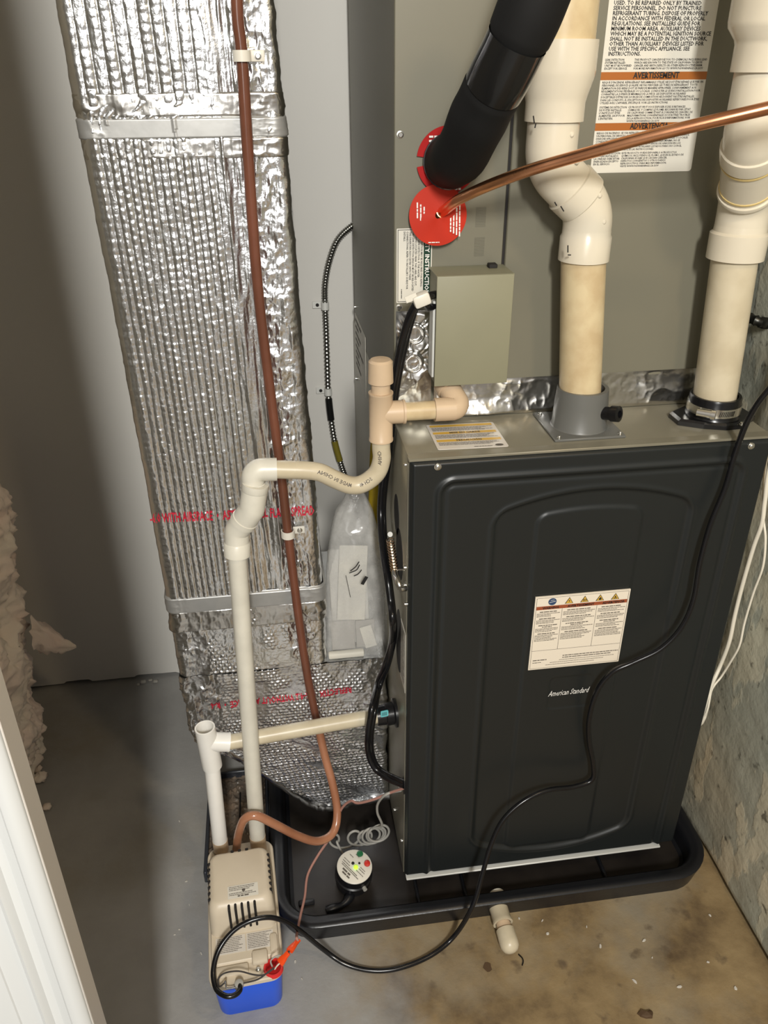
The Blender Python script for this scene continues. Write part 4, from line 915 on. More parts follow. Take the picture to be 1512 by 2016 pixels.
MB().lathe(V(tx_ + tl2 - 0.01, hz_), V(3, hz_), [(0, r1), (es - tx_ - tl2 + 0.02, r1)], 28).build('short_pipe', M['pvcpipe'], dr)
b = MB(); b.lathe(V(es, hz_), V(3, hz_), [(0, r1), (0, r2), (ex - es - 0.004, r2)], 30)
b.tube(arc_path(V(es + 0.01, hz_), V(ex + 0.006, hz_), V(ex - 0.010, hz_ + 0.026, 0.118), 0.009, 10), r2 * 0.99, 28)
b.lathe(V(ex - 0.006, hz_ + 0.019, 0.109), V(ex - 0.014, hz_ + 0.033, 0.127), [(0, r2 * 0.98), (0.001, r2 + 0.002), (0.014, r2 + 0.002), (0.015, r1)], 30)
b.build('elbow', M['pvctan'], dr)
tp = spline([V(tx_, teeb + 0.012), V(tx_, pz(751, 880).z), V(tx_ + 0.0005, pz(750, 905).z), pz(741, 932), pz(715, 952), pz(690, 955), pz(660, 944), pz(630, 930), pz(600, 926), pz(570, 925), pz(540, 924)], 10)
MB().tube(tp, r1, 28).build('trap_bend', M['pvcpipe2'], dr)
# printing that follows the bend
cum = [0]
for i in range(1, len(tp)): cum.append(cum[-1] + (tp[i] - tp[i - 1]).length)
def on_bend(s_, a):
    i = max(0, min(len(tp) - 2, int(np.searchsorted(cum, s_) - 1))); t = (s_ - cum[i]) / max(1e-6, cum[i + 1] - cum[i]); c = tp[i].lerp(tp[i + 1], t)
    T = (tp[min(i + 2, len(tp) - 1)] - tp[max(i - 1, 0)]).normalized(); n_ = Vector((0, -1, 0)); bi = T.cross(n_)
    return c + (n_ * math.cos(a) + bi * math.sin(a)) * (r1 + 0.0003)
pr_ = MB()
def bend_text(body, s_, size, a0, sgn=1):
    vs, fs = text_geo(body, 0.02)
    pr_.add([on_bend(s_ + x * size, a0 + sgn * (y * size - size * 0.35) / r1) for x, y, _ in vs], fs)
zs0 = next(i for i, p in enumerate(tp) if p.z < pz(750, 878).z)
bend_text('CHINA', cum[zs0], 0.0075, 0.35); pr_.build('pipe_lettering', M['ink2'], dr); pr_ = MB()
zs1 = next(i for i, p in enumerate(tp) if p.x < pz(735, 940).x)
bend_text('SCH 40', cum[zs1], 0.0075, 0.42); bend_text('MADE IN CHINA', cum[zs1] + 0.038, 0.0075, 0.42)
pr_.build('pipe_lettering', M['ink2'], dr)
# elbow, 45s and drop
e0 = pz(545, 924); ec = pz(497, 925); ebz = pz(497, 962)
b = MB(); b.lathe(e0, ec, [(0, r1), (0, r2), ((e0 - ec).length - 0.016, r2)], 30); b.tube(arc_path(e0.lerp(ec, 0.4), ec, Vector((ec.x - 0.001, TY, ebz.z)), 0.014, 10), r2 * 0.99, 28); b.lathe(Vector((ec.x, TY, ebz.z + 0.010)), Vector((ec.x, TY, 0)), [(0, r2 * 0.98), (0.001, r2 + 0.0006), (0.012, r2), (0.012, r1)], 30)
b.build('elbow', M['pvcgrey'], dr)
f0 = Vector((ec.x + 0.002, TY - 0.004, ebz.z + 0.006)); f1 = pz(496, 1003, TY - 0.005); f2 = pz(466, 1045, TY + 0.004); f3 = pz(467, 1090)
b = MB(); b.tube(arc_path(f0, f1, f1.lerp(f2, 0.55), 0.018, 8), 0.0188, 30); b.lathe(f1.lerp(f2, 0.42), f2, [(0, 0.0185), (0.001, 0.0200), (0.009, 0.0202), (0.010, 0.015)], 30); b.lathe(f0, f1, [(-0.004, r1), (-0.004, 0.0195), (0.006, 0.0197), (0.008, 0.0187)], 30); b.build('upper_bend', M['pvcgrey'], dr)
b = MB(); b.tube(arc_path(f1.lerp(f2, 0.5), f2, f3, 0.018, 8), 0.0184, 30); b.lathe(f3, f2, [(-0.002, r1), (-0.002, 0.0200), (0.018, 0.0200), (0.020, 0.0184)], 30); b.build('lower_bend', M['pvcgrey'], dr)
PB = Vector((-0.2655, 0.062, 0.135)); g0 = f3 + Vector((0, 0, 0.006))
MB().tube([g0, g0.lerp(PB, 0.5), PB], r1 * 1.06, 28).build('drop_pipe', M['pvcgrey'], dr)
MB().tube([PB.lerp(g0, 0.012), PB - Vector((0, 0, 0.033))], r1 * 1.10, 28).build('tan_pipe_end', M['pvctan'], dr)  # short tan collar over the drop pipe's lower end

# =================================================================== FURNACE DRAIN
fd = thing('furnace_drain', 'white PVC drain from black furnace fitting to open topped tee and pump', 'drain pipe', (-0.33, 0.1, 0.1))
q0 = P(772, 1404, Y=0.105); q1 = P(744, 1409, Y=0.103); q2 = P(452, 1461, Y=0.085); q3 = P(425, 1463, Y=0.083)
b = MB(); b.lathe(q0, q1, [(-0.002, 0.009), (-0.002, 0.0205), (0.012, 0.0205), (0.013, 0.0185), ((q1 - q0).length + 0.003, 0.0175), ((q1 - q0).length + 0.003, 0.012)], 26); b.lathe((-0.0002, q0.y, q0.z), q1, [(0, 0.010), (0, 0.026), (0.005, 0.026), (0.007, 0.020), (0.022, 0.018)], 28)
fit = b.build('black_fitting', M['blackplastic'], fd); fit['label'] = 'black rubber fitting'
ss = P(757, 1405, Y=0.086); sh = Sheet(ss, Vector((1, 0.05, 0.09)), Vector((0, 0.1, 1))); b = MB(); sh.rect(b, -0.0068, -0.0062, 0.0068, 0.0062, 0.0006, 0.0016, r=0.002); st_ = b.build('teal_sticker', M['teal'], fit)
ik = MB()
for k in range(7): sh.poly(ik, [(-0.0048 + k * 0.0014, -0.0035), (-0.0048 + k * 0.0014 + (0.0008 if k % 2 else 0.0004), -0.0035), (-0.0048 + k * 0.0014 + (0.0008 if k % 2 else 0.0004), 0.0038), (-0.0048 + k * 0.0014, 0.0038)], 0.001)
MB_ = ik; ik.build('barcode', M['ink'], fit)
MB().tube([q1 + (q0 - q1) * 0.2, q2], r1, 28).build('level_pipe', M['pvcpipe2'], fd)
tt = P(403, 1432, Y=0.083); td_ = P(418, 1508, Y=0.083)
b = MB(); b.lathe(td_, tt, [(0, r1), (0, r2 * 1.02), (0.006, r2 * 1.03), ((tt - td_).length, r2 * 1.03), ((tt - td_).length + 0.0005, r2 * 0.98), ((tt - td_).length, r1 + 0.0012), ((tt - td_).length - 0.030, r1), ((tt - td_).length - 0.031, 0.0001)], 34)
b.lathe(tt.lerp(td_, 0.36), q2, [(0, r2 * 0.98), ((tt.lerp(td_, 0.36) - q2).length - 0.004, r2 * 0.98), ((tt.lerp(td_, 0.36) - q2).length, r2 * 1.02), ((tt.lerp(td_, 0.36) - q2).length, r1)], 30); b.build('open_tee', M['pvcbright'], fd)
pe = Vector((-0.334, 0.066, 0.135))
MB().tube([td_.lerp(tt, 0.1), pe], r1 * 1.02, 28).build('drop_pipe', M['pvcbright'], fd)
b = MB(); b.tube([pe.lerp(td_, 0.02), pe - Vector((0, 0, 0.022))], r1 * 1.05, 28); b.build('tan_pipe_end', M['pvctan'], fd)  # tan collar where this drop pipe meets the pump

# =================================================================== DISCHARGE TUBE
dt = thing('discharge_tube', 'reddish brown tube clipped down the foil duct', 'tube', (-0.2, 0.17, 0.2))
up = spline([P(462, -330, Y=0.172), P(466, 0, Y=0.172), P(476, 110, Y=0.172), P(490, 330, Y=0.172), P(508, 570, Y=0.172), P(532, 770, Y=0.172), P(553, 930, Y=0.172), P(567, 1050, Y=0.172), P(590, 1230, Y=0.172), P(607, 1340, Y=0.170), P(628, 1440, Y=0.165)], 8)
MB().tube(up, 0.0076, 20).build('upper_tube', M['browntube'], dt)
lw = spline([up[-1] + Vector((0, 0, 0.004)), P(640, 1490, Y=0.150), P(655, 1545, Y=0.125), P(664, 1600, Y=0.100), P(655, 1640, Y=0.075), P(625, 1656, Y=0.055), P(585, 1645, Y=0.040), P(540, 1622, Y=0.032), P(505, 1606, Y=0.030), P(482, 1612, Y=0.034), P(470, 1640, Y=0.045), P(466, 1668, Y=0.055), Vector((-0.3065, 0.058, 0.116))], 8)
MB().tube(lw, 0.0078, 20).build('lower_tube', M['browntube2'], dt)
def tube_clip(a, c, label):
    ct = min(up, key=lambda p: (p - P(a, c, Y=0.172)).length); t = thing('tube_clip', label, 'clip', ct + Vector((0, 0.018, 0)), 'clips holding the brown tube')
    b = MB(); L_ = []
    for k in range(15):
        an = -0.4 + (PI + 0.8) * k / 14; L_.append(ct + Vector((math.cos(an) * 0.0096, -math.sin(an) * 0.0096 * 1.05, 0)))
    vs = [];
    for p in L_: 
        o_ = (p - ct).normalized() * 0.0016; vs += [p + Vector((0, 0, 0.0062)), p + Vector((0, 0, -0.0062)), p + o_ + Vector((0, 0, -0.0062)), p + o_ + Vector((0, 0, 0.0062))]
    b.add(vs, [(i * 4 + k, i * 4 + (k + 1) % 4, (i + 1) * 4 + (k + 1) % 4, (i + 1) * 4 + k) for i in range(14) for k in range(4)] + [(3, 2, 1, 0), (56, 57, 58, 59)], True)
    b.box(ct + Vector((0.0085, 0.0070, -0.0065)), ct + Vector((0.028, 0.0105, 0.0065)), 0.0015, 2); b.build('strap', M['labelwhite'], t)
    screw('screw', ct + Vector((0.0195, 0.0075, 0)), (0, -1, 0), 0.0046, t); return t
tube_clip(478, 112, 'cream plastic clip holding brown tube near the top of the duct')
tube_clip(568, 1060, 'cream plastic clip holding brown tube below the red print')

# =================================================================== CONDENSATE PUMP
PO = Vector((-0.2865, -0.188, 0)); PA = math.radians(3); PM = Matrix.Translation(PO) @ Matrix.Rotation(PA, 4, 'Z')
pump = thing('condensate_pump', 'beige topped condensate pump with bright blue tank on the floor', 'pump', PO)
def loft(mb, levels, n=8, cap=True):
    """levels: (hw, v0, v1, r, z) rounded rectangles stacked"""
    rings = []
    for hw, v0, v1, r, z in levels:
        rg = []
        for cx_, cy_, st in ((hw - r, v1 - r, 0), (-hw + r, v1 - r, 1), (-hw + r, v0 + r, 2), (hw - r, v0 + r, 3)):
            for k in range(n): a = (st + k / (n - 1)) * PI / 2; rg.append(PM @ Vector((cx_ + r * math.cos(a), cy_ + r * math.sin(a), z)))
        rings.append(rg)
    m = 4 * n; vs = [p for r in rings for p in r]
    fs = [(i * m + k, i * m + (k + 1) % m, (i + 1) * m + (k + 1) % m, (i + 1) * m + k) for i in range(len(rings) - 1) for k in range(m)]
    if cap: fs += [tuple(range(m - 1, -1, -1)), tuple((len(rings) - 1) * m + k for k in range(m))]
    mb.add(vs, fs, True); return mb
LDZ = 0.104
loft(MB(), [(0.0515, 0.016, 0.252, 0.018, 0.0), (0.0525, 0.014, 0.255, 0.020, 0.003), (0.0570, 0.003, 0.264, 0.021, LDZ - 0.004)]).build('tank', M['blue'], pump, angle=0.6)
lid = loft(MB(), [(0.0585, 0.000, 0.266, 0.021, LDZ - 0.008), (0.0600, -0.0015, 0.267, 0.022, LDZ - 0.006), (0.0600, -0.0015, 0.267, 0.022, LDZ + 0.001), (0.0585, 0.000, 0.266, 0.021, LDZ + 0.003)])
loft(lid, [(0.0560, 0.030, 0.200, 0.012, LDZ + 0.002), (0.0555, 0.032, 0.200, 0.012, LDZ + 0.008), (0.0540, 0.034, 0.198, 0.011, LDZ + 0.010)])
lid.build('lid', M['beige'], pump, angle=0.6)
hs = MB(); loft(hs, [(0.0555, 0.080, 0.206, 0.014, LDZ + 0.006), (0.0550, 0.083, 0.204, 0.014, 0.130), (0.0535, 0.085, 0.200, 0.014, 0.158), (0.0515, 0.088, 0.196, 0.014, 0.172), (0.0470, 0.094, 0.192, 0.013, 0.1785), (0.042, 0.099, 0.188, 0.010, 0.180)])
hs.build('motor_cover', M['beige'], pump, angle=0.9)
b = MB()
b.box((0.010, 0.022, LDZ + 0.002), (0.036, 0.044, LDZ + 0.015), 0.004, 2, mx=PM); b.build('lid_boss', M['beige'], pump); b = MB(); b.box((0.040, 0.036, LDZ + 0.002), (0.054, 0.070, LDZ + 0.014), 0.005, 2, mx=PM); b.build('lid_boss', M['beige'], pump); b = MB()
b.box((-0.050, 0.012, LDZ + 0.002), (0.004, 0.030, LDZ + 0.009), 0.004, 2, mx=PM); b.build('lid_boss', M['beige'], pump)
screw('screw', PM @ Vector((0.019, 0.016, LDZ + 0.004)), (0, 0, 1), 0.0045, pump)
b = MB()
for k in range(5): 
    x = -0.0215 + k * 0.0105; b.box((x, 0.0735, 0.126), (x + 0.0036, 0.0805, 0.168), 0.0004, 1, mx=PM)
sl_o = b
for k in range(5):
    x = -0.0215 + k * 0.0105; MB().box((x, 0.0815, 0.124), (x + 0.0040, 0.0955, 0.1765), 0.001, 1, mx=PM).build('front_slot', M['dark'], pump)
for k in range(7):
    for s_ in (-1, 1):
        y = 0.106 + k * 0.0115; a0, a1 = sorted((s_ * 0.0480, s_ * 0.0530)); MB().box((a0, y, 0.160), (a1, y + 0.0045, 0.1765), 0.0008, 1, mx=PM).build('side_slot', M['dark'], pump)
for k in range(3): x = -0.013 + k * 0.0125; MB().box((x, 0.184, 0.165), (x + 0.0055, 0.1955, 0.1795), 0.0008, 1, mx=PM).build('rear_slot', M['dark'], pump)
zv = Vector((0, 0, 1)); du = Matrix.Rotation(PA, 3, 'Z') @ Vector((1, 0, 0)); dv = Matrix.Rotation(PA, 3, 'Z') @ Vector((0, 1, 0))
sh = Sheet(PM @ Vector((-0.020, 0.0985, 0.1802)), du, dv); b = MB(); sh.rect(b, 0, 0, 0.050, 0.024, 0.0004, 0.0005, r=0.001); pl_ = b.build('rating_sticker', M['labelwhite'], pump)
ik = MB(); rng = random.Random(6)
for v in (0.0205, 0.0175, 0.0145, 0.0085, 0.0055): sh.words(ik, 0.002, 0.048, v, 0.0010, rng, fill=rng.uniform(0.6, 1))
sh.text(ik, 'WARNING', 0.025, 0.0020, 0.0036, 'C', bold=0.03) if False else sh.words(ik, 0.016, 0.034, 0.0018, 0.0022, rng)
sh.poly(ik, [(0.026 + 0.0028 * math.cos(k * PI / 8), 0.0128 + 0.0028 * math.sin(k * PI / 8)) for k in range(16)], 0.0009)
ik.build('small_print', M['ink2'], pl_)
sh = Sheet(PM @ Vector((-0.047, 0.0475, LDZ + 0.0102)), du, dv); b = MB(); sh.rect(b, 0, 0, 0.048, 0.030, 0.0004, 0.0005); sh.rect(b, 0.050, 0, 0.094, 0.030, 0.0004, 0.0005); pl_ = b.build('instruction_sticker', M['labelclear'], pump)
ik = MB()
for a0, a1 in ((0.002, 0.046), (0.052, 0.092)):
    v = 0.027
    while v > 0.002: sh.words(ik, a0, a1, v, 0.0009, rng, fill=rng.uniform(0.75, 1)); v -= 0.0030
ik.build('small_print', M['ink2'], pl_)
rp = P(538, 1904, Z=LDZ + 0.005)
MB().lathe(rp - Vector((0, 0, 0.006)), rp + Vector((0, 0, 1)), [(0, 0.0162), (0.005, 0.0160), (0.0065, 0.0152), (0.0065, 0.0126), (0.003, 0.0120), (0.003, 0.0001)], 34).build('red_port_ring', M['redport'], pump)
MB().lathe(rp - Vector((0, 0, 0.0035)), rp + Vector((0, 0, 1)), [(0, 0.0125), (0.0015, 0.0122), (0.0016, 0.0001)], 26).build('port_well', M['redtag2'], pump)
sb = P(470, 1938, Z=LDZ + 0.008); MB().lathe(sb - Vector((0, 0, 0.004)), sb + Vector((0.1, -0.2, 1)), [(0, 0.0075), (0.010, 0.0068), (0.011, 0.0050), (0.011, 0.0001)], 18).build('cord_grommet', M['greywire'], pump)

# wires and orange connectors on the pump
pw = thing('pump_switch_wire', 'thin dark grey switch wire looping over pump lid into the red port', 'wire', sb)
zl = LDZ + 0.010
wl = spline([P(478, 1936, Z=zl), P(508, 1928, Z=zl + 0.004), P(530, 1912, Z=zl + 0.012), P(540, 1905, Z=zl + 0.014)], 6)
MB().tube(wl, 0.0013, 8).build('wire', M['darkwire'], pw)
wl2 = spline([P(540, 1906, Z=zl + 0.013), P(520, 1919, Z=zl + 0.010), P(500, 1919, Z=zl + 0.012), P(470, 1912, Z=zl + 0.014), P(442, 1916, Z=zl + 0.010), P(430, 1928, Z=zl + 0.006), P(432, 1942, Z=zl + 0.003), P(441, 1936, Z=zl + 0.008), P(444, 1932, Z=zl + 0.010), P(446, 1945, Z=zl + 0.003), P(462, 1944, Z=zl + 0.002), P(478, 1937, Z=zl + 0.002)], 6)
MB().tube(wl2, 0.0013, 8).build('wire', M['darkwire'], pw)
def connector(name, a, c, za, zb, label, w0, w1):
    p0, p1 = P(*a, Z=za), P(*c, Z=zb); d = (p1 - p0); L_ = d.length; d.normalize(); upv = Vector((0, 0, 1)); sd_ = d.cross(upv).normalized(); u2 = sd_.cross(d)
    b = MB(); pr = [(0, w0, 0.0032), (0.15, w0, 0.0034), (0.55, (w0 + w1) / 2 * 0.94, 0.0028), (0.60, w1, 0.0026), (1, w1, 0.0024)]; vs = []
    for t, wd, hh in pr:
        c_ = p0 + d * (L_ * t)
        for k in range(10):
            an = 2 * PI * k / 10; vs.append(c_ + sd_ * (math.copysign(abs(math.cos(an)) ** 0.6, math.cos(an)) * wd) + u2 * (math.copysign(abs(math.sin(an)) ** 0.6, math.sin(an)) * hh))
    b.add(vs, [(i * 10 + k, i * 10 + (k + 1) % 10, (i + 1) * 10 + (k + 1) % 10, (i + 1) * 10 + k) for i in range(4) for k in range(10)] + [tuple(range(9, -1, -1)), tuple(range(40, 50))], True)
    return tag(b.build(name, M['orange'], angle=0.8), label, 'connector', 'orange spade connectors')
connector('spade_connector', (551, 1896), (568, 1875), zl + 0.022, zl + 0.032, 'lower orange spade connector over the red pump port', 0.0072, 0.0046)
connector('spade_connector', (570, 1872), (588, 1850), zl + 0.033, zl + 0.030, 'upper orange spade connector hanging over the pump side', 0.0060, 0.0040)
wj = thing('joint_wire', 'short pale wire joining the lower orange connector to the red port', 'wire', rp)
MB().tube(spline([P(541, 1908, Z=zl + 0.008), P(545, 1902, Z=zl + 0.016), P(551, 1896, Z=zl + 0.022)], 5), 0.0012, 8).build('wire', M['whitewire'], wj)
MB().tube(spline([P(536, 1903, Z=zl + 0.008), P(533, 1892, Z=zl + 0.018), P(541, 1884, Z=zl + 0.024), P(551, 1881, Z=zl + 0.026), P(560, 1884, Z=zl + 0.026)], 5), 0.0013, 8).build('wire', M['greywire'], wj)
MB().tube([P(567, 1876, Z=zl + 0.0315), P(572, 1870, Z=zl + 0.0325)], 0.0015, 8).build('wire', M['darkwire'], wj)

tw = thing('control_wire', 'thin pinkish brown control wire from furnace side hole to orange connector', 'wire', (-0.1, 0.0, 0.1))
tp_ = spline([P(797, 1551, X=0.001), P(770, 1560, Y=0.035), P(735, 1574, Y=0.050), P(705, 1581, Y=0.070), P(690, 1577, Y=0.085), P(672, 1593, Y=0.100), P(662, 1625, Y=0.105), P(648, 1652, Y=0.090), P(626, 1684, Y=0.06), P(606, 1722, Y=0.025), P(600, 1765, Y=-0.020), P(592, 1800, Y=-0.060), P(586, 1830, Y=-0.100), P(584, 1845, Z=zl + 0.034), P(587, 1852, Z=zl + 0.031)], 8)
MB().tube(tp_, 0.0024, 10).build('wire', M['pinkwire'], tw)

# =================================================================== PAN, TRAY, ALARM
pan = thing('drain_pan', 'black plastic drain pan with rounded raised rim under the furnace', 'drain pan', (0.16, 0.25, 0))
px0, px1, py0, py1 = -0.247, 0.592, -0.072, 0.62
def pring(off, z, r):
    x0, x1, y0, y1 = px0 + off, px1 - off, py0 + off, py1 - off; r = max(0.004, r - off); out = []
    for cx_, cy_, st in ((x1 - r, y1 - r, 0), (x0 + r, y1 - r, 1), (x0 + r, y0 + r, 2), (x1 - r, y0 + r, 3)):
        for k in range(10): a = (st + k / 9) * PI / 2; out.append((cx_ + r * math.cos(a), cy_ + r * math.sin(a), z))
    return out
levels = [(0.010, 0.0, 0.085), (0.006, 0.020, 0.085), (0.001, 0.040, 0.085), (0.0, 0.046, 0.085), (0.003, 0.049, 0.085), (0.012, 0.0495, 0.085), (0.016, 0.047, 0.085), (0.022, 0.046, 0.085), (0.026, 0.044, 0.085), (0.030, 0.030, 0.085), (0.033, 0.012, 0.085), (0.040, 0.0085, 0.085)]
vs = []; 
for off, z, r in levels: vs += pring(off, z, r)
b = MB(); m = 40; b.add(vs, [(i * m + k, i * m + (k + 1) % m, (i + 1) * m + (k + 1) % m, (i + 1) * m + k) for i in range(len(levels) - 1) for k in range(m)], True); b.build('rim', M['pan'], pan, angle=0.9)
b = MB(); rg = pring(0.0395, 0.0086, 0.085); b.add(rg, [tuple(range(m))]); b.build('pan_floor', M['panfloor'], pan)
b = MB()
for x in (0.02, 0.11, 0.385): 
    p_ = Vector((x, -0.018, 0)); b.box((x, -0.034, 0.0086), (x + 0.006, 0.03, 0.020), 0.002, 1)
b.box((-0.20, 0.0, 0.0086), (-0.17, 0.012, 0.014), 0.003, 2)
b.build('stiffening_rib', M['pan'], pan)
MB().tube(spline([(-0.150, -0.016, 0.0105), (-0.128, -0.012, 0.0115), (-0.112, -0.004, 0.012), (-0.100, 0.012, 0.012)], 6), [0.0075 + 0.002 * math.sin(i * 0.5) for i in range(19)], 12).build('dusty_hose_end', M['pan'], pan)

tray = thing('wet_tray', 'long dark plastic tray with wet speckled floor behind the pump', 'tray', (-0.31, 0.21, 0))
b = MB(); tx0, tx1, ty0, ty1, tz = -0.377, -0.2495, 0.084, 0.338, 0.030
b.box((tx0, ty0, 0), (tx0 + 0.007, ty1, tz), 0.002, 1); b.box((tx1 - 0.007, ty0, 0), (tx1, ty1, tz), 0.002, 1); b.box((tx0 + 0.0071, ty1 - 0.006, 0), (tx1 - 0.0071, ty1, tz), 0.002, 1); b.box((tx0 + 0.0071, ty0, 0), (tx1 - 0.0071, ty0 + 0.006, tz), 0.002, 1)
b.build('side_wall', M['tray'], tray)
gx = np.linspace(tx0 + 0.0065, tx1 - 0.0065, 70); gy = np.linspace(ty0 + 0.005, ty1 - 0.005, 140); GX, GY = np.meshgrid(gx, gy)
b = MB(); b.grid(np.stack([GX, GY, 0.012 + 0.004 * sstep(0.55, 0.85, noise2(GX * 190, GY * 190, 161)) + 0.002 * fbm(GX * 60, GY * 60, 163)], -1)); b.build('tray_floor', M['trayfloor'], tray, angle=3)
b = MB(); a0 = P(473, 1560, Z=0.017); a1 = P(475, 1612, Z=0.017); b.box((a0.x - 0.0016, a1.y, 0.012), (a0.x + 0.0016, a0.y, 0.0185), 0.001, 1); b.build('slot', M['dark'], tray)

al = thing('water_alarm', 'round black water sensor with white dial face in the drain pan', 'water alarm', P(700, 1706, Z=0.066) - Vector((0, 0, 0.057)))
ac = P(698, 1706, Z=0.066); ar = 0.0335; an_ = Vector((0.06, -0.20, 1)).normalized()
base = ac - an_ * 0.054
MB().lathe(base, ac, [(0, 0.0001), (0, ar * 0.98), (0.016, ar * 0.96), (0.018, ar * 1.05), (0.030, ar * 1.06), (0.032, ar * 0.98), (0.050, ar * 1.0), (0.053, ar * 0.97)], 40).build('body', M['blackplastic'], al)
MB().lathe(ac - an_ * 0.002, ac + an_, [(0, ar * 0.985), (0.0022, ar * 0.985), (0.003, ar * 0.95), (0.003, 0.0001)], 44).build('dial_face', M['facewhite'], al)
U_ = Vector((0.80, 0.60, 0)); U_ = (U_ - an_ * U_.dot(an_)).normalized(); sh = Sheet(ac + an_ * 0.0012, U_, an_.cross(U_))
Ux = Vector((1, 0, 0)); Ux = (Ux - an_ * Ux.dot(an_)).normalized(); shx = Sheet(ac + an_ * 0.0012, Ux, an_.cross(Ux))
def dot(name, a, c, r, h, m):
    p = shx.pt(a, c, 0.0012); MB().lathe(p, p + an_, [(0, r), (h * 0.7, r * 0.92), (h, r * 0.5), (h, 0.0001)], 20).build(name, m, al)
dot('green_button', 0.0128, 0.0225, 0.0062, 0.0022, M['green']); dot('red_button', 0.0240, 0.0020, 0.0060, 0.0040, M['redbtn']); dot('green_light', 0.0020, -0.0030, 0.0042, 0.0030, M['led']); dot('test_hole', -0.0025, 0.0055, 0.0030, 0.0008, M['dark']); dot('test_hole', 0.0095, 0.0042, 0.0022, 0.0008, M['dark'])
ik = MB(); rng = random.Random(10); shd = Sheet(ac + an_ * 0.0012, Vector((0.62, -0.78, 0)) - an_ * Vector((0.62, -0.78, 0)).dot(an_), an_.cross(Vector((0.62, -0.78, 0)) - an_ * Vector((0.62, -0.78, 0)).dot(an_)))
for v, a0, a1, hh in ((-0.0255, -0.008, 0.010, 0.0026), (-0.0205, -0.012, 0.008, 0.0030), (-0.0145, -0.020, 0.024, 0.0011), (-0.0115, -0.022, 0.018, 0.0011), (-0.0075, -0.024, -0.006, 0.0011), (-0.003, -0.025, -0.010, 0.001), (0.001, 0.010, 0.024, 0.001), (0.005, 0.010, 0.022, 0.001), (-0.0045, 0.008, 0.026, 0.001), (0.009, -0.022, -0.012, 0.001), (0.017, -0.014, -0.004, 0.001)):
    shd.words(ik, a0, a1, v, hh, rng, h=0.0022)
ik.build('dial_print', M['ink2'], al)
MB().lathe(base + an_ * 0.024 + Vector((0.016, -0.031, 0)), base + an_ * 0.024 + Vector((0.02, -0.042, 0)), [(0, 0.0001), (0, 0.0042), (0.006, 0.0040), (0.006, 0.0001)], 12).build('sensor_tip', M['greywire'], al)

cc = thing('coiled_cord', 'coiled light grey sensor cord lying behind the water alarm', 'cord', (-0.07, 0.11, 0.02))
ctr = [P(648, 1660, Y=0.105), P(690, 1652, Y=0.100), P(715, 1650, Y=0.098), P(735, 1645, Y=0.092), P(748, 1640, Y=0.085)]
axp = spline(ctr, 24); pts = []; turns = [0]
for i, c in enumerate(axp):
    t = i / (len(axp) - 1); pitch = 0.7 + 1.1 * sstep(0.45, 0.8, t)
    turns.append(turns[-1] + float(pitch))
tot = turns[-1]
fine = []
for i in range(len(axp) - 1):
    for k in range(6):
        t = (i + k / 6) / (len(axp) - 1); ph = 2 * PI * 6.5 * (turns[i] + (turns[i + 1] - turns[i]) * k / 6) / tot; c = axp[i].lerp(axp[i + 1], k / 6)
        R_ = 0.0210 + 0.0015 * math.sin(ph * 0.37)
        fine.append(c + Vector((math.cos(ph) * R_ * 0.88 , math.cos(ph) * R_ * 0.25 - 0.004 * math.cos(ph), math.sin(ph) * R_)))
start = spline([P(680, 1690, Y=0.085), P(664, 1660, Y=0.10), fine[0]], 6); end = spline([fine[-1], P(752, 1625, Y=0.070), P(743, 1600, Y=0.060), P(745, 1580, Y=0.050), P(762, 1563, Y=0.035), P(790, 1556, X=0.0)], 8)
MB().tube(start[:-1] + fine + end[1:], 0.0024, 9).build('cord', M['greywire'], cc)

# pan drain plug on the floor
dp = thing('pan_drain_plug', 'cream PVC pan drain stub with rounded cap on the floor', 'drain plug', (0.17, -0.1, 0))
g0 = P(982, 1790, Z=0.026); g1 = P(992, 1815, Z=0.024); g2 = P(1000, 1836, Z=0.022); g3 = P(1005, 1866, Z=0.0185)
ddr = (g3 - g0).normalized(); g0 = g0 - ddr * 0.006; g0.y = max(g0.y, py0 + 0.004)
def along(t): return g0 + ddr * t
Lg = (g3 - g0).length
b = MB(); b.lathe(g0, g3, [(0, 0.0001), (0, 0.0172), (0.026, 0.0172), (0.028, 0.0182), (0.033, 0.0182), (0.033, 0.0140)], 28); b.build('socket', M['pvcpipe2'], dp)
MB().lathe(along(0.030), g3, [(0, 0.0130), (0.022, 0.0130)], 24).build('nipple', M['pvctan'], dp)
b = MB(); b.lathe(along(0.044), g3, [(0, 0.0130), (0.001, 0.0166), (0.024, 0.0172), (0.032, 0.0160), (0.038, 0.0120), (0.041, 0.0060), (0.0415, 0.0001)], 28); b.build('cap', M['pvcpipe2'], dp)
b = MB(); p_ = P(981, 1761, Z=0.03); b.lathe(p_ + Vector((0, 0.01, -0.010)), p_ + Vector((0, -0.2, -0.010)), [(0, 0.0001), (0, 0.014), (0.010, 0.014), (0.010, 0.008)], 20); b.build('inner_nut', M['labelwhite'], dp)

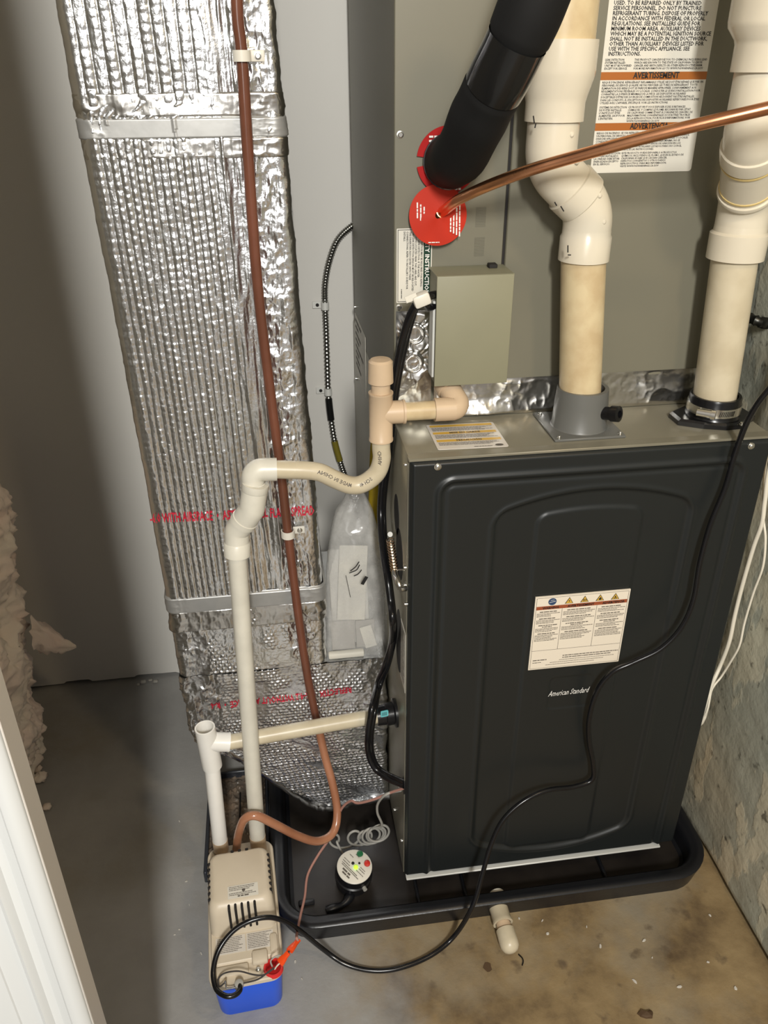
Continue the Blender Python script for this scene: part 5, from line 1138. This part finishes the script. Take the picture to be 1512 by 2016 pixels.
# =================================================================== CABLES
pc = thing('power_cord', 'long black power cord hanging over furnace door, across floor, onto the pump', 'power cord', (0.1, -0.1, 0))
r_c = 0.0042
cp_ = [P(1660, 640, Y=-0.06), P(1580, 700, Y=-0.05), P(1512, 768, Y=-0.04), P(1475, 822, Y=-0.025), P(1448, 890, Y=-0.016), P(1428, 960, Y=-0.018), P(1398, 1035, Y=-0.022), P(1378, 1110, Y=-0.026), P(1366, 1180, Y=-0.030), P(1342, 1235, Y=-0.034), P(1300, 1278, Y=-0.036), P(1245, 1305, Y=-0.034), P(1205, 1324, Y=-0.032), P(1176, 1360, Y=-0.028), P(1160, 1415, Y=-0.024), P(1160, 1460, Y=-0.022), P(1168, 1505, Y=-0.022), P(1165, 1535, Y=-0.024), P(1130, 1549, Y=-0.028), P(1078, 1556, Y=-0.034), P(1030, 1578, Y=-0.042), P(990, 1615, Y=-0.052), P(966, 1665, Y=-0.066), P(950, 1720, Y=-0.082), P(930, 1785, Y=-0.105), P(895, 1842, Z=0.022), P(850, 1880, Z=0.0075), P(790, 1905, Z=0.005), P(735, 1911, Z=0.005), P(680, 1898, Z=0.012), P(635, 1868, Z=0.035), P(590, 1832, Z=0.110), P(560, 1814, Z=0.145), P(530, 1806, Z=0.165), P(495, 1812, Z=0.168), P(460, 1832, Z=0.160), P(432, 1868, Z=0.145), P(420, 1910, Z=0.130), P(425, 1945, Z=0.120), P(442, 1960, Z=0.121), P(460, 1960, Z=0.120), P(472, 1950, Z=0.118), P(472, 1938, Z=0.114)]
MB().tube(spline(cp_, 8), r_c, 12).build('cord', M['cordm'], pc)

bc = thing('cable_bundle', 'pair of black cables from control box down the furnace left side', 'cable', (-0.02, 0.06, 0.6))
def cab(pts, r=0.0058): return MB().tube(spline(pts, 8), r, 12)
main = [P(858, 580, Y=0.100), P(846, 583, Y=0.085), P(826, 592, Y=0.078), P(808, 620, Y=0.090), P(794, 665, Y=0.105), P(783, 715, Y=0.112), P(774, 770, Y=0.118), P(766, 830, Y=0.110), P(760, 890, X=-0.010), P(754, 940, X=-0.016), P(750, 990, X=-0.018), P(750, 1030, X=-0.020), P(755, 1090, X=-0.022), P(763, 1140, X=-0.022), P(769, 1185, X=-0.020), P(773, 1225, X=-0.020), P(771, 1265, Y=0.105), P(760, 1305, Y=0.120), P(744, 1345, Y=0.140), P(733, 1390, Y=0.062), P(725, 1440, Y=0.060), P(725, 1480, Y=0.075), P(738, 1512, Y=0.070), P(765, 1533, Y=0.048), P(797, 1547, X=0.001)]
cab(main, 0.0056).build('power_cable', M['cordm'], bc)
sec = [P(858, 600, Y=0.100), P(846, 606, Y=0.092), P(838, 596, Y=0.082), P(827, 590, Y=0.080), P(815, 616, Y=0.100), P(801, 665, Y=0.116), P(789, 720, Y=0.124), P(779, 780, Y=0.126), P(771, 850, Y=0.120), P(765, 905, X=-0.007), P(758, 960, X=-0.009), P(755, 1010, X=-0.010), P(759, 1080, X=-0.012), P(768, 1150, X=-0.012), P(775, 1210, X=-0.012), P(776, 1255, Y=0.092), P(764, 1310, Y=0.120), P(748, 1350, Y=0.130), P(738, 1400, Y=0.062), P(731, 1450, Y=0.066), P(734, 1488, Y=0.080), P(750, 1516, Y=0.070), P(797, 1540, X=0.001)]
cab(sec, 0.0046).build('signal_cable', M['cordm'], bc)
ct = P(829, 590, Y=0.076); b = MB(); mx = Matrix.Translation(ct) @ Matrix.Rotation(-0.35, 4, 'Y')
b.box((-0.011, -0.0080, -0.0085), (0.012, 0.0105, 0.0085), 0.0035, 2, mx=mx); b.box((-0.020, -0.005, 0.004), (-0.004, -0.0035, 0.013), 0.0004, 1, mx=mx); b.build('white_tag', M['labelwhite'], bc)

bx = thing('armored_cable', 'flexible metal armored cable curving down the pale wall behind the duct', 'cable', (-0.1, 0.70, 0.9))
bp_ = spline([P(720, 430, Y=0.703), P(690, 447, Y=0.703), P(664, 473, Y=0.703), P(648, 515, Y=0.703), P(640, 560, Y=0.703), P(640, 602, Y=0.703), P(642, 650, Y=0.703), P(644, 710, Y=0.703), P(646, 770, Y=0.703), P(651, 820, Y=0.700), P(659, 870, Y=0.696), P(670, 910, Y=0.692), P(682, 945, Y=0.690), P(697, 985, Y=0.690), P(715, 1040, Y=0.690)], 24)
ns_ = len(bp_); i_s = min(range(ns_), key=lambda i: (bp_[i] - P(647, 785, Y=0.703)).length); i_e = min(range(ns_), key=lambda i: (bp_[i] - P(652, 828, Y=0.70)).length)
MB().tube(bp_, [0.0062 + (0.0009 if i % 3 == 0 else -0.0007) for i in range(ns_)], 12).build('spiral_armor', mat('armor_steel', (0.30, 0.30, 0.28), 0.32, 1.0), bx)
MB().tube(bp_[i_s:i_e], 0.0078, 12).build('black_sleeve', M['vinyl'], bx)
i_a = min(range(ns_), key=lambda i: (bp_[i] - P(658, 868, Y=0.696)).length); i_b = min(range(ns_), key=lambda i: (bp_[i] - P(669, 908, Y=0.692)).length)
MB().tube(bp_[i_a:i_b], 0.0074, 12).build('yellow_tag', mat('olive_tag', (0.16, 0.13, 0.015), 0.4), bx)
for a, c, lb in ((640, 602, 'upper small steel strap holding armored cable to the pale wall'), (646, 771, 'lower small steel strap holding armored cable to the pale wall')):
    p = P(a, c, Y=0.703); t = thing('cable_strap', lb, 'strap', p, 'steel cable straps on the back wall'); b = MB()
    b.tube([p + Vector((0, 0, 0.0075)), p - Vector((0, 0, 0.0075))], 0.0085, 14); b.box(p + Vector((-0.026, 0.0085, -0.0075)), p + Vector((-0.004, 0.0115, 0.0075)), 0.001, 1); b.build('strap_plate', M['bare'], t)
    h = p + Vector((-0.0155, 0.0088, 0)); MB().lathe(h, h + Vector((0, -1, 0)), [(0, 0.0036), (0.0012, 0.0036), (0.0012, 0.0001)], 14).build('nail_head', M['dark'], t)
ra = thing('armored_whip', 'dark ribbed armored cable stub between cabinet and right concrete wall', 'cable', (0.57, 0.3, 1.0))
rp_ = spline([Vector((0.535, 0.30, P(1470, 628, X=0.55).z)), P(1485, 630, X=0.565), P(1512, 637, X=0.60)], 20)
MB().tube(rp_, [0.0078 + (0.0012 if i % 3 == 0 else -0.0008) for i in range(len(rp_))], 12).build('spiral_armor', mat('armor_dark', (0.05, 0.05, 0.045), 0.35, 0.9), ra)
gt = thing('gas_tube', 'yellow flexible gas tube behind the drain trap', 'gas tube', (-0.03, 0.4, 0.6))
MB().tube(spline([P(741, 860, Y=0.33), P(738, 900, Y=0.33), P(736, 960, Y=0.33), P(735, 1010, Y=0.33), P(740, 1060, Y=0.325), P(755, 1100, Y=0.31), P(772, 1120, X=0.0)], 8), 0.0095, 14).build('tube', M['yellowgas'], gt)
wc = thing('white_cable', 'thicker white cable running down beside the right concrete wall', 'cable', (0.58, 0.1, 0.6), 'white cables by the right wall')
MB().tube(spline([P(1700, 420, X=0.580), P(1590, 660, X=0.578), P(1520, 900, X=0.572), P(1506, 985, X=0.574), P(1500, 1030, X=0.575), P(1484, 1075, X=0.576), P(1462, 1150, X=0.578), P(1447, 1210, X=0.578), P(1436, 1262, X=0.577), P(1418, 1310, X=0.575), P(1400, 1350, X=0.560), P(1365, 1430, X=0.550), Vector((0.556, 0.30, 0.20)), Vector((0.556, 0.45, 0.062))], 8), 0.0036, 10).build('jacket', M['whitewire'], wc)
wd = thing('white_cable', 'thinner wavy white cable nearer the right concrete wall', 'cable', (0.59, 0.1, 0.6), 'white cables by the right wall')
MB().tube(spline([P(1690, 460, X=0.590), P(1575, 690, X=0.588), P(1512, 890, X=0.582), P(1503, 1005, X=0.582), P(1507, 1060, X=0.583), P(1502, 1115, X=0.584), P(1484, 1165, X=0.585), P(1466, 1225, X=0.585), P(1456, 1270, X=0.584), P(1440, 1300, X=0.582), P(1420, 1332, X=0.578), P(1402, 1356, X=0.562), P(1372, 1415, X=0.550), Vector((0.562, 0.28, 0.20)), Vector((0.562, 0.43, 0.062))], 8), 0.0020, 10).build('jacket', M['whitewire'], wd)

# =================================================================== BAG OF PAPERS ON THE BOOT
zb0 = 0.430
mn = thing('manual_booklet', 'white booklet inside the clear plastic bag on the boot', 'booklet', (-0.06, 0.24, zb0))
def lean(x0, x1, z0, z1, y0, tilt, th, name, m, parent, roll=0.0):
    mx = Matrix.Translation(((x0 + x1) / 2, y0, z0)) @ Matrix.Rotation(roll, 4, 'Y') @ Matrix.Rotation(-tilt, 4, 'X'); h = (x1 - x0) / 2
    return MB().box((-h, 0, 0), (h, th, z1 - z0), 0.001, 1, mx=mx).build(name, m, parent)
lean(-0.100, -0.030, zb0 + 0.003, zb0 + 0.185, 0.232, 0.30, 0.008, 'pages', M['paper'], mn)
lean(-0.092, -0.040, zb0 + 0.060, zb0 + 0.200, 0.226, 0.34, 0.0015, 'cover_sheet', M['labelwhite'], mn, 0.10)
lf = thing('folded_leaflet', 'grey folded leaflet at the front of the plastic bag', 'leaflet', (-0.06, 0.21, zb0)); 
lean(-0.104, -0.060, zb0 + 0.003, zb0 + 0.060, 0.214, 0.25, 0.002, 'fold', M['paper2'], lf); lean(-0.058, -0.022, zb0 + 0.003, zb0 + 0.056, 0.216, 0.28, 0.002, 'fold', M['paper2'], lf)
lean(-0.042, -0.020, zb0 + 0.008, zb0 + 0.050, 0.208, 0.30, 0.001, 'card', M['labelwhite'], lf, -0.25)
bgm = thing('plastic_bag', 'clear plastic bag of papers slumped on the foil boot', 'bag', (-0.06, 0.24, zb0))
rows = []; prof_ = [(1318, 648, 762, 0.199, 0.004), (1300, 642, 768, 0.200, 0.020), (1250, 641, 769, 0.204, 0.030), (1190, 640, 767, 0.212, 0.032), (1130, 642, 760, 0.222, 0.032), (1080, 646, 750, 0.232, 0.030), (1040, 652, 742, 0.244, 0.026), (1010, 660, 734, 0.254, 0.020), (985, 676, 722, 0.262, 0.012), (962, 684, 712, 0.270, 0.008)]
NN = 64; G = []
for t in np.linspace(0, len(prof_) - 1, 90):
    i = min(len(prof_) - 2, int(t)); f_ = t - i; a = np.array(prof_[i]); c = np.array(prof_[i + 1]); y_, l_, r__, Y_, d_ = a + (c - a) * f_
    pl0 = P(l_, y_, Y=Y_ + d_); pr0 = P(r__, y_, Y=Y_ + d_); cx_ = (pl0.x + pr0.x) / 2; hx = (pr0.x - pl0.x) / 2; row = []
    for k in range(NN):
        an = 2 * PI * k / NN; ca, sa = math.cos(an), math.sin(an)
        wv = 1 + 0.24 * float(ridged(np.array(k * 0.22 + math.sin(t * 0.4) * 0.6), np.array(t * 0.75), 171)) - 0.14
        row.append((cx_ + math.copysign(abs(ca) ** 0.8, ca) * hx * (0.96 + 0.04 * wv), Y_ + d_ + math.copysign(abs(sa) ** 0.8, sa) * d_ * wv * 1.05, pl0.z + 0.004 * float(noise2(k * 0.3, t, 173))))
    G.append(row)
b = MB(); b.grid(np.array(G), wrap=True); b.build('film', M['bag'], bgm, angle=3.1)
b = MB()
b.box((-0.046, 0.197, 0.585), (-0.0405, 0.1985, 0.602), mx=Matrix.Translation((-0.043, 0.198, 0.593)) @ Matrix.Rotation(0.5, 4, 'Y') @ Matrix.Translation((0.043, -0.198, -0.593)))
for k, (p0, p1, p2) in enumerate((((688, 1128), (702, 1122), (708, 1112)), ((690, 1124), (700, 1116), (707, 1106)), ((697, 1134), (705, 1130), (712, 1122)))):
    b.tube(spline([P(*p0, Y=0.218), P(*p1, Y=0.217), P(*p2, Y=0.218)], 5), 0.0009, 6)
b.tube([P(681, 1133, Y=0.217), P(690, 1176, Y=0.212)], 0.0005, 6); b.build('bag_print', M['ink'], bgm)
MB().box((-0.112, 0.193, 0.4285), (-0.046, 0.205, 0.4405), 0.003, 2).build('white_hem', M['labelwhite'], bgm)

# =================================================================== FLOOR LITTER
chips = [((1022, 1808), 0.0030), ((1068, 1812), 0.0022), ((1078, 1838), 0.0045), ((1182, 1862), 0.0042), ((1268, 1851), 0.0036), ((1284, 1885), 0.0020), ((1250, 1932), 0.0038), ((1338, 1942), 0.0042), ((1448, 1945), 0.0050), ((1394, 1894), 0.0030), ((1398, 1802), 0.0025), ((1155, 1824), 0.0020), ((581, 1893), 0.0034), ((396, 1877), 0.0022), ((353, 1616), 0.0022), ((373, 1781), 0.0020), ((353, 1830), 0.0018), ((344, 1840), 0.0016), ((367, 1735), 0.0018), ((594, 1927), 0.0016)]
names = ['right of the PVC drain plug', 'further right of the PVC drain plug', 'below and right of the PVC drain plug', 'bottom centre of the floor, below the pan', 'largest below the furnace right corner', 'small dot below the furnace right corner', 'bright sliver near the dead leaf', 'pale sliver above the dead leaf', 'faint flake at lower right by the wall', 'faint flake mid floor by the right wall', 'flake close under the right end of the pan', 'tiny flake in front of pan centre', 'beside the pump right side under the orange connector', 'beside the pump left side', 'grey floor left of the white drop pipe', 'grey floor left of the pump front', 'grey floor lower left, right of a pair', 'grey floor lower left, left of a pair', 'grey floor left of the pump cover', 'right of the blue tank']
for ((a, c), s_), nm in zip(chips, names):
    s_ *= 0.62; p = P(a, c, Z=0.0012); b = MB(); n = 7; an0 = random.random() * 6; el = random.uniform(1.3, 2.6) 
    ring = [(math.cos(2 * PI * k / n) * s_ * el * random.uniform(0.7, 1.1), math.sin(2 * PI * k / n) * s_ * random.uniform(0.6, 1.1)) for k in range(n)]
    R2_ = Matrix.Rotation(an0, 2); ring = [R2_ @ Vector(q) for q in ring]
    vs = [(p.x + q.x, p.y + q.y, 0.0002) for q in ring] + [(p.x + q.x * 0.8, p.y + q.y * 0.8, 0.0022) for q in ring]
    b.add(vs, [tuple(range(n - 1, -1, -1)), tuple(range(n, 2 * n))] + [(k, (k + 1) % n, n + (k + 1) % n, n + k) for k in range(n)])
    tag(b.build('paint_flake', M['flake']), 'white paint flake on floor, ' + nm, 'flake', 'paint flakes on the floor')
p = P(1272, 1997, Z=0.002); b = MB(); ring = [(-0.014, 0.004), (-0.006, 0.008), (0.002, 0.002), (0.010, 0.007), (0.013, 0.001), (0.008, -0.007), (-0.002, -0.006), (-0.010, -0.002)]; n = 8
b.add([(p.x + q[0], p.y + q[1], 0.0003) for q in ring] + [(p.x + q[0] * 0.9, p.y + q[1] * 0.9, 0.003 + 0.002 * (k % 3)) for k, q in enumerate(ring)], [tuple(range(n, 2 * n)), tuple(range(n - 1, -1, -1))] + [(k, (k + 1) % n, n + (k + 1) % n, n + k) for k in range(n)])
tag(b.build('dead_leaf', M['leaf']), 'crumpled brown dead leaf on the floor near the bottom edge', 'leaf')
p = P(960, 1904, Z=0.001); b = MB(); b.add([(p.x + 0.006 * math.cos(k * PI / 5) * (1 + 0.4 * (k % 2)), p.y + 0.009 * math.sin(k * PI / 5), 0.0012) for k in range(10)] + [(p.x + 0.006 * math.cos(k * PI / 5), p.y + 0.008 * math.sin(k * PI / 5), 0.0001) for k in range(10)], [tuple(range(10))] + [(k, 10 + k, 10 + (k + 1) % 10, (k + 1) % 10) for k in range(10)])
tag(b.build('leaf_scrap', M['leaf']), 'small brown leaf scrap below the cord', 'leaf')
MB_z = MB().tube(spline([P(1021, 1879, Z=0.0015), P(1028, 1886, Z=0.003), P(1030, 1893, Z=0.003), P(1028, 1901, Z=0.0015)], 6), 0.0012, 6)
tag(MB_z.build('zip_tie_scrap', M['rubber']), 'curved black zip tie offcut on floor under the PVC plug', 'scrap')
rng = random.Random(21)
for k, (a, c) in enumerate(((282, 1342), (296, 1338), (272, 1346), (306, 1341))):
    p = P(a, c, Z=0.004); s_ = (0.007, 0.005, 0.004, 0.006)[k]; b = MB(); b.box((p.x - s_, p.y - s_ * 0.7, 0), (p.x + s_, p.y + s_ * 0.7, s_ * 1.1), s_ * 0.3, 1)
    tag(b.build('plaster_crumb', M['gravel']), ['largest plaster crumb at the foot of the pale wall', 'small plaster crumb just right of the largest one by the wall', 'smallest plaster crumb, leftmost at the wall foot', 'rightmost plaster crumb at the wall foot'][k], 'crumb', 'plaster crumbs along the wall')

# =================================================================== pieces that came out of one builder become parts of their own
def split_parts(names):
    for o in [o for o in bpy.data.objects if o.type == 'MESH' and o.name.split('.')[0] in names]:
        me = o.data; n = len(me.vertices); par_ = list(range(n))
        def find(a):
            while par_[a] != a: par_[a] = par_[par_[a]]; a = par_[a]
            return a
        for e in me.edges:
            a, c = find(e.vertices[0]), find(e.vertices[1]); par_[a] = c
        groups = {}
        for f in me.polygons: groups.setdefault(find(f.vertices[0]), []).append(f)
        if len(groups) < 2: continue
        base = o.name.split('.')[0]
        for gi, fs in enumerate(groups.values()):
            ids = sorted({v for f in fs for v in f.vertices}); mp = {v: k for k, v in enumerate(ids)}
            m2 = bpy.data.meshes.new(base); m2.from_pydata([me.vertices[v].co[:] for v in ids], [], [[mp[v] for v in f.vertices] for f in fs])
            m2.polygons.foreach_set('use_smooth', [f.use_smooth for f in fs]); m2.materials.append(me.materials[0]); m2.update()
            if any(f.use_smooth for f in fs): m2.set_sharp_from_angle(angle=0.7)
            if gi == 0: keep = m2; continue
            d = o.copy(); d.data = m2; COL.objects.link(d)
        o.data = keep
split_parts({'stiffening_rib', 'spring_lever', 'pen_mark', 'moulded_nub', 'riser_block', 'side_wall', 'warning_triangle', 'warning_symbol', 'sign_border', 'yellow_banner',
             'orange_banner', 'instruction_sticker', 'bag_print', 'sign_mark', 'strap_plate', 'white_tag'})
